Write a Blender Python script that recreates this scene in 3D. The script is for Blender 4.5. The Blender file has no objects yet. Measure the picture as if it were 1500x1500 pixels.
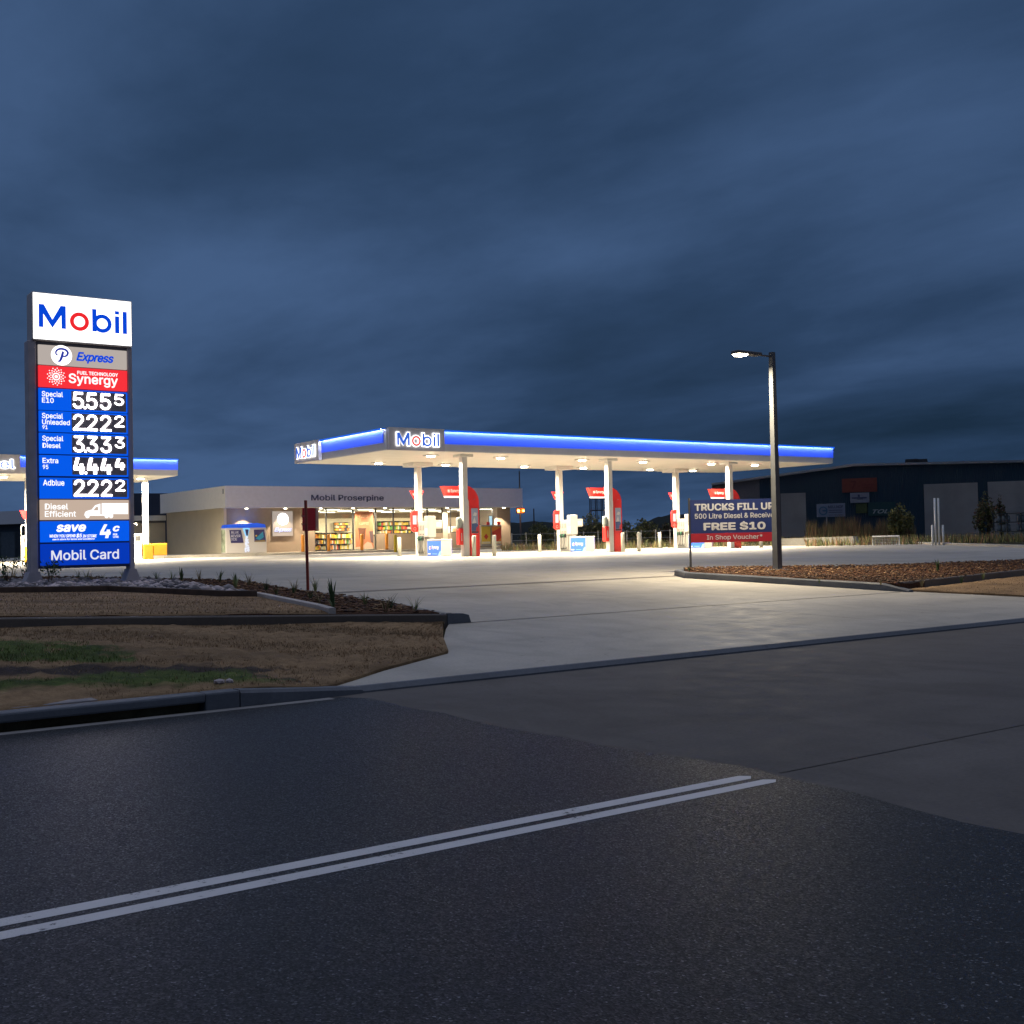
import bpy, bmesh, math, random
import numpy as np
from mathutils import Vector, Matrix
rnd = random.Random(7)
SC = bpy.context.scene
COL = SC.collection
R = math.radians

# ------------------------------------------------------------------ camera (X runs along the road, Y away from it, camera at X=Y=0)
f_, p_, r_, th_ = 1687.4, .0238, .0217, .95574      # focal (px of 1500), pitch, roll, heading
H_ = 1.6
c_, s_ = math.cos(th_), math.sin(th_)
FW = np.array([c_*math.cos(p_), s_*math.cos(p_), math.sin(p_)])
R0 = np.array([s_, -c_, 0.]); U0 = np.cross(R0, FW)
UP = math.cos(r_)*U0 + math.sin(r_)*R0
RT = math.cos(r_)*R0 - math.sin(r_)*U0
C0 = np.array([0, 0, H_])
cam = bpy.data.cameras.new('camera'); camo = bpy.data.objects.new('camera', cam); COL.objects.link(camo)
cam.sensor_width = 36; cam.lens = 36*f_/1500; cam.clip_end = 6000; cam.clip_start = .1
m = Matrix(((RT[0], UP[0], -FW[0], 0), (RT[1], UP[1], -FW[1], 0), (RT[2], UP[2], -FW[2], H_), (0, 0, 0, 1)))
camo.matrix_world = m
SC.camera = camo

# ------------------------------------------------------------------ dusk sky, weak sun, exposure
SUN_EL, SUN_ROT = R(-3.0), R(250)
w = bpy.data.worlds.new('World'); SC.world = w; w.use_nodes = True
nt = w.node_tree; N = nt.nodes; L = nt.links; N.clear()
out = N.new('ShaderNodeOutputWorld')
sky = N.new('ShaderNodeTexSky'); sky.sky_type = 'NISHITA'; sky.sun_disc = False
sky.sun_elevation = SUN_EL; sky.sun_rotation = SUN_ROT
bg1 = N.new('ShaderNodeBackground'); bg1.inputs[1].default_value = .1; L.new(sky.outputs[0], bg1.inputs[0])
tc = N.new('ShaderNodeTexCoord'); sep = N.new('ShaderNodeSeparateXYZ'); L.new(tc.outputs['Generated'], sep.inputs[0])
def mth(op, a, b=None, clamp=False):
    n = N.new('ShaderNodeMath'); n.operation = op; n.use_clamp = clamp
    for i, v in enumerate((a, b)):
        if v is None: continue
        if isinstance(v, (int, float)): n.inputs[i].default_value = v
        else: L.new(v, n.inputs[i])
    return n.outputs[0]
zz = mth('ADD', mth('MAXIMUM', sep.outputs[2], 0.0), .13)          # cloud deck seen in perspective
cx = N.new('ShaderNodeCombineXYZ')
L.new(mth('DIVIDE', sep.outputs[0], zz), cx.inputs[0]); L.new(mth('DIVIDE', sep.outputs[1], zz), cx.inputs[1])
mp = N.new('ShaderNodeMapping'); L.new(cx.outputs[0], mp.inputs[0])
mp.inputs['Rotation'].default_value = (0, 0, R(65)); mp.inputs['Scale'].default_value = (.62, .42, 1); mp.inputs['Location'].default_value = (9.1, 47, 0)
def wnoise(scale, detail, rough, dist):
    n = N.new('ShaderNodeTexNoise'); n.inputs['Scale'].default_value = scale; n.inputs['Detail'].default_value = detail
    n.inputs['Roughness'].default_value = rough; n.inputs['Distortion'].default_value = dist; L.new(mp.outputs[0], n.inputs['Vector']); return n.outputs[0]
n1 = wnoise(.55, 3, .5, .3); n2 = wnoise(1.7, 7, .55, .25); n3 = wnoise(5.5, 6, .6, .2)
cl = mth('ADD', mth('ADD', mth('MULTIPLY', n1, .60), mth('MULTIPLY', n2, .33)), mth('MULTIPLY', n3, .07))
lo = mth('MULTIPLY', mth('SUBTRACT', 1.0, mth('DIVIDE', sep.outputs[2], .16), True), .035)      # a little lighter low down
rp = N.new('ShaderNodeValToRGB'); L.new(mth('ADD', cl, lo), rp.inputs[0])
e = rp.color_ramp.elements
e[0].position = .38; e[0].color = (.0115, .0285, .058, 1)
e[1].position = .63; e[1].color = (.061, .118, .245, 1)
k = rp.color_ramp.elements.new(.5); k.color = (.027, .0585, .126, 1)
zr = N.new('ShaderNodeValToRGB'); L.new(sep.outputs[2], zr.inputs[0]); e = zr.color_ramp.elements     # unseen brighter sky overhead, added to light the ground
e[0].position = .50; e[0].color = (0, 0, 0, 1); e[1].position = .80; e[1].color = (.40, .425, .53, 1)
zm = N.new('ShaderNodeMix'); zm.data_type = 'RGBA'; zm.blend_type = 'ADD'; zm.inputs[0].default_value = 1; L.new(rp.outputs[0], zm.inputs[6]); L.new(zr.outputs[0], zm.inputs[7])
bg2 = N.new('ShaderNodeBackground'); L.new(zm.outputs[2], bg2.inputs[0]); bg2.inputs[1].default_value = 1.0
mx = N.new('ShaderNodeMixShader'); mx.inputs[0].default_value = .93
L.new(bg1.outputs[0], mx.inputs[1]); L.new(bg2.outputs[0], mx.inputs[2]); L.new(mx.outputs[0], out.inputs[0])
sl = bpy.data.lights.new('sun', 'SUN'); sl.energy = .02; sl.angle = R(25); sl.color = (1, .93, .85)
so = bpy.data.objects.new('sun', sl); COL.objects.link(so); so.rotation_euler = (R(86), 0, R(70))
SC.view_settings.view_transform = 'Standard'; SC.view_settings.look = 'None'
SC.view_settings.exposure = 0; SC.view_settings.gamma = 1
cy = SC.cycles
cy.use_denoising = True; cy.max_bounces = 6; cy.diffuse_bounces = 3; cy.glossy_bounces = 3; cy.transparent_max_bounces = 12
cy.sample_clamp_indirect = 4; cy.caustics_reflective = False; cy.caustics_refractive = False
try: cy.use_light_tree = True
except Exception: pass

# ------------------------------------------------------------------ survey: points of the place from sight lines and known planes
def ray(x, y): return FW + RT*(x-750)/f_ - UP*(y-750)/f_
def atY(x, y, Y): d = ray(x, y); return C0 + d*Y/d[1]
def atX(x, y, X): d = ray(x, y); return C0 + d*X/d[0]
def atz(x, y, z): d = ray(x, y); return C0 + d*(z-H_)/d[2]
def atd(x, y, d): return C0 + ray(x, y)*d
KY = [-1e4, 10.6, 11.1, 14, 20, 26, 34, 46, 70, 80, 1e4]; KZ = [0, 0, .05, .14, .32, .48, .64, .77, .82, .85, .85]
def gz(Y): return float(np.interp(Y, KY, KZ))
def zk(X): return min(.9, max(.3, .71-.0478*(X-3.25)))
def zg(X, Y):
    b = max(0, (zk(X)-gz(16.4)-.12))*max(0, 1-(Y-16.4)/20)
    return gz(Y)+.12+b
YF = ([-100, 5.3, 6.6, 8.12, 9.0, 9.7, 10.1], [11.05, 11.05, 12.07, 13.02, 14.58, 15.7, 16.38])
def zv(X, Y):                                   # front verge
    yf = float(np.interp(X, *YF)); zf = .17 if X < 4.6 else float(np.interp(X, [4.6, 5.6, 11], [.17, gz(yf)+.03, gz(yf)+.03]))
    t = min(1, max(0, (Y-yf)/max(.05, 16.4-yf)))
    zr = min(.75, .595-.05*(X-3.25))
    return zf + (zr-zf)*t**.85

# ------------------------------------------------------------------ materials
MATS = {}
def mat(name, col=(.5, .5, .5), rough=.5, metal=0., emit=None, es=0., var=0., vs=4., bump=0., bs=40., spec=.5, coat=0.):
    if name in MATS: return MATS[name]
    m = bpy.data.materials.new(name); m.use_nodes = True; t = m.node_tree; b = t.nodes['Principled BSDF']
    b.inputs['Base Color'].default_value = (*col, 1); b.inputs['Roughness'].default_value = rough; b.inputs['Metallic'].default_value = metal
    b.inputs['Specular IOR Level'].default_value = spec; b.inputs['Coat Weight'].default_value = coat
    if emit: b.inputs['Emission Color'].default_value = (*emit, 1); b.inputs['Emission Strength'].default_value = es
    g = t.nodes.new('ShaderNodeNewGeometry')
    if var:
        n = t.nodes.new('ShaderNodeTexNoise'); n.inputs['Scale'].default_value = vs; n.inputs['Detail'].default_value = 6
        t.links.new(g.outputs['Position'], n.inputs['Vector'])
        r = t.nodes.new('ShaderNodeMapRange'); r.inputs[1].default_value = .3; r.inputs[2].default_value = .7
        r.inputs[3].default_value = 1-var; r.inputs[4].default_value = 1+var; t.links.new(n.outputs[0], r.inputs[0])
        x = t.nodes.new('ShaderNodeMix'); x.data_type = 'RGBA'; x.blend_type = 'MULTIPLY'; x.inputs[0].default_value = 1
        x.inputs[6].default_value = (*col, 1); t.links.new(r.outputs[0], x.inputs[7]); t.links.new(x.outputs[2], b.inputs['Base Color'])
    if bump:
        n = t.nodes.new('ShaderNodeTexNoise'); n.inputs['Scale'].default_value = bs; n.inputs['Detail'].default_value = 4
        t.links.new(g.outputs['Position'], n.inputs['Vector'])
        q = t.nodes.new('ShaderNodeBump'); q.inputs['Strength'].default_value = bump; q.inputs['Distance'].default_value = .02
        t.links.new(n.outputs[0], q.inputs['Height']); t.links.new(q.outputs[0], b.inputs['Normal'])
    MATS[name] = m; return m
class NT:                                        # tiny node helper for the ground materials
    def __init__(s, name):
        s.m = bpy.data.materials.new(name); s.m.use_nodes = True; s.t = s.m.node_tree; s.b = s.t.nodes['Principled BSDF']
        s.g = s.t.nodes.new('ShaderNodeNewGeometry'); s.pos = s.g.outputs['Position']; MATS[name] = s.m
    def new(s, k, **kw):
        n = s.t.nodes.new(k)
        for a, v in kw.items(): setattr(n, a, v)
        return n
    def link(s, a, b): s.t.links.new(a, b)
    def noise(s, scale, detail=5, rough=.55, vec=None, dist=0, sc=None, rot=0):
        n = s.new('ShaderNodeTexNoise'); n.inputs['Scale'].default_value = scale; n.inputs['Detail'].default_value = detail
        n.inputs['Roughness'].default_value = rough; n.inputs['Distortion'].default_value = dist
        v = vec or s.pos
        if sc:
            q = s.new('ShaderNodeMapping'); q.inputs['Scale'].default_value = sc; q.inputs['Rotation'].default_value = (0, 0, rot); s.link(v, q.inputs[0]); v = q.outputs[0]
        s.link(v, n.inputs['Vector']); return n.outputs[0]
    def ramp(s, fac, *stops):
        n = s.new('ShaderNodeValToRGB'); s.link(fac, n.inputs[0]); el = n.color_ramp.elements
        while len(el) < len(stops): el.new(.5)
        for q, (p, c) in zip(el, stops):
            q.position = p; q.color = (*c, 1) if isinstance(c, tuple) else (c, c, c, 1)
        return n.outputs[0]
    def mix(s, a, b, fac, mode='MIX'):
        n = s.new('ShaderNodeMix', data_type='RGBA', blend_type=mode)
        for v, i in ((fac, 0), (a, 6), (b, 7)):
            if isinstance(v, (int, float)): n.inputs[i].default_value = v if i == 0 else (v, v, v, 1)
            elif isinstance(v, tuple): n.inputs[i].default_value = (*v, 1)
            else: s.link(v, n.inputs[i])
        return n.outputs[2]
    def bump(s, h, strength, dist=.01, prev=None):
        n = s.new('ShaderNodeBump'); n.inputs['Strength'].default_value = strength; n.inputs['Distance'].default_value = dist
        s.link(h, n.inputs['Height'])
        if prev: s.link(prev, n.inputs['Normal'])
        return n.outputs[0]
    def done(s, col=None, rough=None, nor=None, spec=None):
        if col is not None: s.link(col, s.b.inputs['Base Color'])
        if rough is not None:
            if isinstance(rough, (int, float)): s.b.inputs['Roughness'].default_value = rough
            else: s.link(rough, s.b.inputs['Roughness'])
        if nor is not None: s.link(nor, s.b.inputs['Normal'])
        if spec is not None: s.b.inputs['Specular IOR Level'].default_value = spec
        return s.m

def m_asphalt():
    s = NT('asphalt')
    v = s.new('ShaderNodeTexVoronoi'); v.inputs['Scale'].default_value = 115; s.link(s.pos, v.inputs['Vector'])
    sp = s.new('ShaderNodeSeparateColor'); s.link(v.outputs['Color'], sp.inputs[0])
    agg = s.ramp(sp.outputs[0], (0, (.009, .009, .010)), (.55, (.021, .021, .023)), (.88, (.035, .034, .035)), (.965, (.07, .068, .067)), (1, (.27, .26, .26)))
    big = s.noise(.45, 6, .62, sc=(.30, 1.2, 1)); wear = s.ramp(big, (.3, .68), (.7, 1.35))
    c = s.mix(agg, wear, 1.0, 'MULTIPLY')
    c = s.mix(c, s.ramp(s.noise(5, 5, .65), (.3, .8), (.7, 1.2)), .9, 'MULTIPLY')
    crack = s.new('ShaderNodeTexVoronoi', feature='DISTANCE_TO_EDGE'); crack.inputs['Scale'].default_value = .17
    dn = s.new('ShaderNodeMixRGB'); dn.inputs[0].default_value = .18; s.link(s.pos, dn.inputs[1])
    nn = s.new('ShaderNodeTexNoise'); nn.inputs['Scale'].default_value = 1.5; s.link(s.pos, nn.inputs['Vector']); s.link(nn.outputs[1], dn.inputs[2]); s.link(dn.outputs[0], crack.inputs['Vector'])
    c = s.mix(c, s.ramp(crack.outputs[0], (0, .4), (.0025, 1.0)), .5, 'MULTIPLY')
    h = s.mix(v.outputs['Distance'], s.noise(240, 2), .5)
    nor = s.bump(h, .55, .004); nor = s.bump(s.noise(3, 4), .1, .02, nor)
    c = s.mix(c, (.68, .72, .78), 1.0, 'MULTIPLY')
    rg = s.ramp(sp.outputs[1], (0, .30), (.3, .48), (1, .66))
    return s.done(c, rg, nor, .27)
def m_concrete(name, lo, hi, streak=(.25, 1.6, 1), rot=0., spec=.35, rough=.62):
    s = NT(name)
    a = s.noise(.35, 7, .62, sc=streak, rot=rot, dist=.6); b = s.noise(2.4, 6, .6)
    f = s.mix(a, b, .3)
    c = s.ramp(f, (.3, lo), (.7, hi))
    st = s.noise(.16, 6, .62, dist=1.2); c = s.mix(c, s.ramp(st, (.36, .82), (.50, 1.0), (.66, 1.07)), .75, 'MULTIPLY')
    sm = s.noise(.9, 4, .6, sc=(1.1, .5, 1), dist=1.5); c = s.mix(c, s.ramp(sm, (.40, .88), (.50, 1.0), (.62, 1.04)), .8, 'MULTIPLY')
    sp = s.noise(28, 3, .6); c = s.mix(c, s.ramp(sp, (.35, .9), (.65, 1.08)), .8, 'MULTIPLY')
    dr = s.noise(7, 2, .5); c = s.mix(c, s.ramp(dr, (.70, 1.0), (.76, .62)), .8, 'MULTIPLY')
    nor = s.bump(s.noise(45, 4), .25, .006)
    return s.done(c, s.ramp(b, (.3, rough-.12), (.7, rough+.1)), nor, spec)
def m_soil(name, stops, scale=5, bump=.7, big=None):
    s = NT(name)
    a = s.noise(scale, 8, .68); c = s.ramp(a, *stops)
    bb = s.noise(.9, 5, .6, sc=(.5, 1.4, 1)); c = s.mix(c, s.ramp(bb, (.32, .62), (.66, 1.25)), 1.0, 'MULTIPLY')
    if big:
        m1 = s.ramp(s.noise(.55, 4, .6, sc=(.35, 1.1, 1)), (.5, 0.), (.6, 1.)); c = s.mix(c, s.ramp(a, (.3, big[0]), (.7, big[1])), m1)
    nor = s.bump(a, bump, .06); nor = s.bump(s.noise(60, 3), .5, .02, nor)
    return s.done(c, .9, nor, .2)
ASPH = m_asphalt()
CONC = m_concrete('forecourt_concrete', (.35, .322, .275), (.49, .455, .395), spec=.3, rough=.66)
CROAD = m_concrete('road_concrete', (.108, .098, .092), (.145, .133, .125), spec=.15, rough=.8)
KERB = m_concrete('kerb_concrete', (.085, .095, .11), (.15, .16, .18))
LAWN = m_soil('dry_lawn', ((.25, (.15, .090, .048)), (.5, (.24, .154, .082)), (.75, (.32, .212, .115))), 7, .45)
MULCH = m_soil('mulch', ((.3, (.03, .013, .007)), (.5, (.085, .036, .018)), (.72, (.16, .075, .034))), 14, 1.)
DIRT = m_soil('dirt', ((.3, (.03, .022, .016)), (.7, (.085, .064, .045))), 6)
FIELD = m_soil('field', ((.3, (.03, .03, .014)), (.7, (.08, .07, .035))), 2)

WHITE = mat('white_paint', (.70, .69, .66), .4, var=.04, vs=2)
CEIL = mat('soffit_panels', (.76, .74, .68), .45, var=.05, vs=1.2)
GREYBOX = mat('grey_panel', (.62, .58, .57), .45, var=.06)
SIGNPOST = mat('sign_post_grey', (.46, .42, .45), .45, .0, var=.1)
DARK = mat('dark_rubber', (.02, .02, .022), .6)
STEEL = mat('steel', (.42, .42, .43), .38, .8, var=.1)
GALV = mat('galvanised', (.36, .37, .38), .45, .6, var=.15, vs=8)
LAMPPOLE = mat('lamp_pole_grey', (.09, .094, .10), .55, .1, var=.1, vs=5)
TAUPE = mat('taupe_wall', (.215, .17, .13), .6, var=.05, bump=.1)
OLIVE = mat('beige_wall', (.54, .475, .35), .6, var=.05, bump=.1, vs=1)
FASC = mat('shop_fascia', (.57, .57, .72), .45, var=.04)
FRAME = mat('window_frame', (.05, .05, .052), .4, .3)
CREAM = mat('cream_wall', (.72, .64, .46), .6, var=.05)
FLOOR = mat('shop_floor', (.4, .37, .33), .35, var=.1)
RED = mat('red_plastic', (.72, .035, .03), .3, var=.05, coat=.2)
REDLIT = mat('red_lit_sign', (.6, .02, .02), .35, emit=(.95, .035, .03), es=.75)
MAROON = mat('red_board', (.42, .01, .02), .45, var=.12)
REDPOST = mat('red_post', (.22, .025, .015), .5, var=.2, vs=9)
YEL = mat('yellow_paint', (.55, .25, .012), .42, var=.08)
ORANGE = mat('orange_bollard_paint', (.85, .33, .04), .45, var=.06)
YOLIVE = mat('yellow_bollard_paint', (.55, .42, .02), .45, var=.08)
PALE = mat('pale_bollard_paint', (.55, .55, .47), .45, var=.08)
BLUEP = mat('blue_panel', (.02, .06, .5), .35, var=.05)
BLUELIT = mat('blue_lit_band', (.065, .12, .72), .45, emit=(.0, .075, .95), es=.5)
CAPLIT = mat('blue_cap', (.02, .08, .6), .4, emit=(.0, .16, 1.0), es=.6)
LEDLINE = mat('led_line', (.8, .8, .9), .4, emit=(.7, .78, 1.0), es=85)
def E(name, col, s): return mat(name, tuple(.22*c for c in col), .4, emit=col, es=s)
E_WHITE = E('lit_white', (1, .985, .96), 2.0)
E_BLUE = E('lit_blue', (.0, .10, .80), 1.0)
E_DBLUE = E('lit_dark_blue', (.0, .045, .55), .8)
E_LOGOB = E('logo_blue', (.0, .065, .72), .9)
E_LOGOR = E('logo_red', (.9, .02, .025), .95)
E_RED = E('lit_red', (.93, .03, .04), 1.0)
E_GREY = E('lit_grey', (.46, .40, .36), 1.0)
E_TAN = E('lit_tan', (.55, .42, .33), 1.0)
E_TXT = E('lit_text', (1, 1, 1), 1.15)
E_TXT2 = E('lit_text_soft', (.85, .85, .95), .9)
E_LED = E('led_digit', (1, .95, .97), 9)
E_HALO = E('halo_white', (.95, .97, 1), 2.6)
E_HBLUE = E('halo_logo_blue', (.05, .16, .75), .8)
E_HRED = E('halo_logo_red', (.9, .10, .08), .8)
E_SCRIPT = E('script_blue', (.0, .08, .85), .8)
E_LAMP = E('lamp_lens', (1, .86, .62), 40)
E_DOWN = E('downlight_lens', (1, .88, .66), 26)
E_TUBE = E('ceiling_tube', (1, .92, .76), 5)
E_ORANGE = E('amber_lamp', (1, .32, .05), 30)
DIGBACK = mat('led_board', (.30, .26, .28), .6)  # glow around the lit digits is put into the board's grey-lilac colour
INK = mat('navy_ink', (.03, .04, .10), .5)
SIGNBLUE = mat('board_blue', (.005, .013, .072), .45, var=.08)
SIGNWHITE = mat('board_white', (.62, .62, .64), .5)
SIGNRED = mat('board_red', (.19, .006, .016), .45, var=.08)
def glass():
    m = bpy.data.materials.new('window_glass'); m.use_nodes = True; t = m.node_tree; t.nodes.clear()
    o = t.nodes.new('ShaderNodeOutputMaterial'); a = t.nodes.new('ShaderNodeBsdfTransparent'); g = t.nodes.new('ShaderNodeBsdfGlossy')
    g.inputs['Roughness'].default_value = .03; a.inputs[0].default_value = (.93, .95, .94, 1)
    x = t.nodes.new('ShaderNodeMixShader'); fr = t.nodes.new('ShaderNodeFresnel'); fr.inputs[0].default_value = 1.4
    t.links.new(fr.outputs[0], x.inputs[0]); t.links.new(a.outputs[0], x.inputs[1]); t.links.new(g.outputs[0], x.inputs[2]); t.links.new(x.outputs[0], o.inputs[0])
    return m
GLASS = glass()

# ------------------------------------------------------------------ object helpers
def tag(o, label=None, cat=None, group=None, kind=None):
    if label: o['label'] = label
    if cat: o['category'] = cat
    if group: o['group'] = group
    if kind: o['kind'] = kind
    return o
def thing(name, label, cat, loc=(0, 0, 0), group=None):
    o = bpy.data.objects.new(name, None); COL.objects.link(o); o.location = [float(v) for v in loc]; o.empty_display_size = .3
    return tag(o, label, cat, group)
def wloc(o):
    v = Vector((0, 0, 0))
    while o is not None:
        v = v + o.location; o = o.parent
    return v
class B:
    def __init__(s): s.v = []; s.f = []; s.mi = []
    def add(s, vs, fs, mi=0):
        n = len(s.v); s.v += [tuple(float(c) for c in v) for v in vs]; s.f += [tuple(i+n for i in f) for f in fs]; s.mi += [mi]*len(fs); return s
    def box(s, x0, x1, y0, y1, z0, z1, mi=0, bev=0.0):
        x0, x1 = sorted((x0, x1)); y0, y1 = sorted((y0, y1)); z0, z1 = sorted((z0, z1))
        b = min(bev, (x1-x0)*.45, (y1-y0)*.45, (z1-z0)*.45)
        if b <= 0:
            return s.add([(x0,y0,z0),(x1,y0,z0),(x1,y1,z0),(x0,y1,z0),(x0,y0,z1),(x1,y0,z1),(x1,y1,z1),(x0,y1,z1)],
                [(0,3,2,1),(4,5,6,7),(0,1,5,4),(1,2,6,5),(2,3,7,6),(3,0,4,7)], mi)
        bm = bmesh.new(); bmesh.ops.create_cube(bm, size=1)
        for v in bm.verts: v.co = Vector(((x0+x1)/2+v.co.x*(x1-x0), (y0+y1)/2+v.co.y*(y1-y0), (z0+z1)/2+v.co.z*(z1-z0)))
        bmesh.ops.bevel(bm, geom=bm.edges[:], offset=b, segments=2, affect='EDGES', profile=.5)
        bm.verts.index_update(); s.add([v.co[:] for v in bm.verts], [[v.index for v in f.verts] for f in bm.faces], mi); bm.free(); return s
    def tube(s, pts, rad, n=10, mi=0, cap=True):
        pts = [Vector([float(c) for c in p]) for p in pts]; rads = rad if isinstance(rad, (list, tuple)) else [rad]*len(pts)
        base = len(s.v); rings = []
        for i, p in enumerate(pts):
            d = (pts[min(i+1, len(pts)-1)]-pts[max(i-1, 0)]).normalized()
            a = d.cross(Vector((0, 0, 1)));  a = a if a.length > 1e-3 else d.cross(Vector((1, 0, 0)))
            a.normalize(); b = d.cross(a)
            rings.append([p+a*math.cos(2*math.pi*k/n)*rads[i]+b*math.sin(2*math.pi*k/n)*rads[i] for k in range(n)])
        vs = [v[:] for r in rings for v in r]; fs = []
        for i in range(len(pts)-1):
            for k in range(n): fs.append((i*n+k, i*n+(k+1) % n, (i+1)*n+(k+1) % n, (i+1)*n+k))
        if cap: fs.append(tuple(range(n))); fs.append(tuple((len(pts)-1)*n+k for k in range(n-1, -1, -1)))
        return s.add(vs, fs, mi)
    def prism(s, poly, O, Rv, Uv, Nv, d0, d1, mi=0):     # 2D outline in the frame O,R,U extruded along N from d0 to d1
        O, Rv, Uv, Nv = (Vector([float(c) for c in q]) for q in (O, Rv, Uv, Nv)); n = len(poly)
        vs = [(O+Rv*x+Uv*y+Nv*d0)[:] for x, y in poly]+[(O+Rv*x+Uv*y+Nv*d1)[:] for x, y in poly]
        fs = [tuple(range(n)), tuple(range(2*n-1, n-1, -1))]+[(i, (i+1) % n, n+(i+1) % n, n+i) for i in range(n)]
        return s.add(vs, fs, mi)
    def build(s, name, mats, parent=None, smooth=False, **kw):
        me = bpy.data.meshes.new(name)
        off = wloc(parent) if parent is not None else Vector((0, 0, 0))
        me.from_pydata([(v[0]-off.x, v[1]-off.y, v[2]-off.z) for v in s.v], [], s.f)
        for m in (mats if isinstance(mats, (list, tuple)) else [mats]): me.materials.append(m)
        me.polygons.foreach_set('material_index', s.mi)
        if smooth: me.polygons.foreach_set('use_smooth', [True]*len(s.f))
        bm = bmesh.new(); bm.from_mesh(me); bmesh.ops.recalc_face_normals(bm, faces=bm.faces[:]); bm.to_mesh(me); bm.free()
        me.update()
        o = bpy.data.objects.new(name, me); COL.objects.link(o)
        if parent is not None: o.parent = parent
        return tag(o, **kw) if kw else o
def fast_mesh(name, verts, faces, mats, parent=None, mi=None):    # verts (n,3), faces (m,k) numpy
    me = bpy.data.meshes.new(name); verts = np.asarray(verts, np.float32); faces = np.asarray(faces, np.int32); k = faces.shape[1]
    if parent is not None: verts = verts-np.array(wloc(parent)[:], np.float32)
    me.vertices.add(len(verts)); me.vertices.foreach_set('co', verts.ravel())
    me.loops.add(faces.size); me.loops.foreach_set('vertex_index', faces.ravel())
    me.polygons.add(len(faces)); me.polygons.foreach_set('loop_start', np.arange(0, faces.size, k, dtype=np.int32))
    for m in (mats if isinstance(mats, (list, tuple)) else [mats]): me.materials.append(m)
    if mi is not None: me.polygons.foreach_set('material_index', np.asarray(mi, np.int32))
    me.update(calc_edges=True); me.validate()
    o = bpy.data.objects.new(name, me); COL.objects.link(o)
    if parent is not None: o.parent = parent
    return o
def copy_tree(o, parent=None):
    c = o.copy(); COL.objects.link(c); c.parent = parent
    for ch in list(o.children): copy_tree(ch, c)
    return c
def skirt(o, depth=.3):              # close the open rim of a ground sheet downwards
    bm = bmesh.new(); bm.from_mesh(o.data); be = [e for e in bm.edges if e.is_boundary]
    ex = bmesh.ops.extrude_edge_only(bm, edges=be)
    for v in ex['geom']:
        if isinstance(v, bmesh.types.BMVert): v.co.z -= depth
    for f in ex['geom']:
        if isinstance(f, bmesh.types.BMFace): f.smooth = False
    bm.to_mesh(o.data); bm.free()
def sheet(name, poly, zf, m, step=1.0, bumpy=0., kind='structure', parent=None, maxn=4000):
    bm = bmesh.new(); bm.faces.new([bm.verts.new((x, y, 0)) for x, y in poly])
    xs = [p[0] for p in poly]; ys = [p[1] for p in poly]
    for ax, lo, hi in ((0, min(xs), max(xs)), (1, min(ys), max(ys))):
        t = lo+step
        while t < hi-1e-3:
            pl = (t, 0, 0) if ax == 0 else (0, t, 0); no = (1, 0, 0) if ax == 0 else (0, 1, 0)
            bmesh.ops.bisect_plane(bm, geom=bm.verts[:]+bm.edges[:]+bm.faces[:], plane_co=pl, plane_no=no, dist=1e-4); t += step
    for v in bm.verts: v.co.z = zf(v.co.x, v.co.y)+(rnd.uniform(-bumpy, bumpy) if bumpy else 0)
    bmesh.ops.recalc_face_normals(bm, faces=bm.faces[:])
    if bm.faces and sum(f.normal.z for f in bm.faces) < 0: bmesh.ops.reverse_faces(bm, faces=bm.faces[:])
    me = bpy.data.meshes.new(name); bm.to_mesh(me); bm.free(); me.materials.append(m)
    if bumpy: me.polygons.foreach_set('use_smooth', [True]*len(me.polygons))
    o = bpy.data.objects.new(name, me); COL.objects.link(o); skirt(o)
    if parent is not None: o.parent = parent
    if kind: o['kind'] = kind
    return o
def lamp(kind, loc, energy, col=(1, .88, .68), size=.4, parent=None, spot=None, rot=(0, 0, 0), blend=.4, spread=None):
    l = bpy.data.lights.new('lamp_light', kind); l.energy = energy; l.color = col
    if kind == 'AREA':
        l.shape = 'DISK'; l.size = size
        l.spread = spread or math.pi
    else: l.shadow_soft_size = size
    if kind == 'SPOT': l.spot_size = spot; l.spot_blend = blend
    o = bpy.data.objects.new('lamp_light', l); COL.objects.link(o)
    off = wloc(parent) if parent is not None else Vector((0, 0, 0))
    if parent is not None: o.parent = parent
    o.location = Vector([float(v) for v in loc])-off; o.rotation_euler = rot; return o

# lettering: fitted into a rectangle (x0,y0,x1,y1) of a frame O,R,U,N
try: SANS = bpy.data.fonts.load(bpy.utils.system_resource('DATAFILES', path='fonts')+'/Inter.woff2')     # the interface font that ships with Blender
except Exception: SANS = None
def open_four(b, X0, Z0, X1, Z1, O, Rv, Uv, Nv, d0, d1, mi=0, sh=0.):     # the open topped 4 of the price display
    w_, h_ = X1-X0, Z1-Z0; t = min(w_, h_)*.30; q = lambda x, y: (X0+x+sh*y, Z0+y)
    b.prism([q(w_*.58, 0), q(w_*.58+t, 0), q(w_*.58+t, h_*.62), q(w_*.58, h_*.62)], O, Rv, Uv, Nv, d0, d1, mi)
    b.prism([q(0, h_*.24), q(w_, h_*.24), q(w_, h_*.24+t), q(0, h_*.24+t)], O, Rv, Uv, Nv, d0, d1+.001, mi)
    b.prism([q(0, h_*.24+t), q(t, h_*.24+t), q(w_*.22+t, h_), q(w_*.22, h_)], O, Rv, Uv, Nv, d0, d1, mi)
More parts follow.
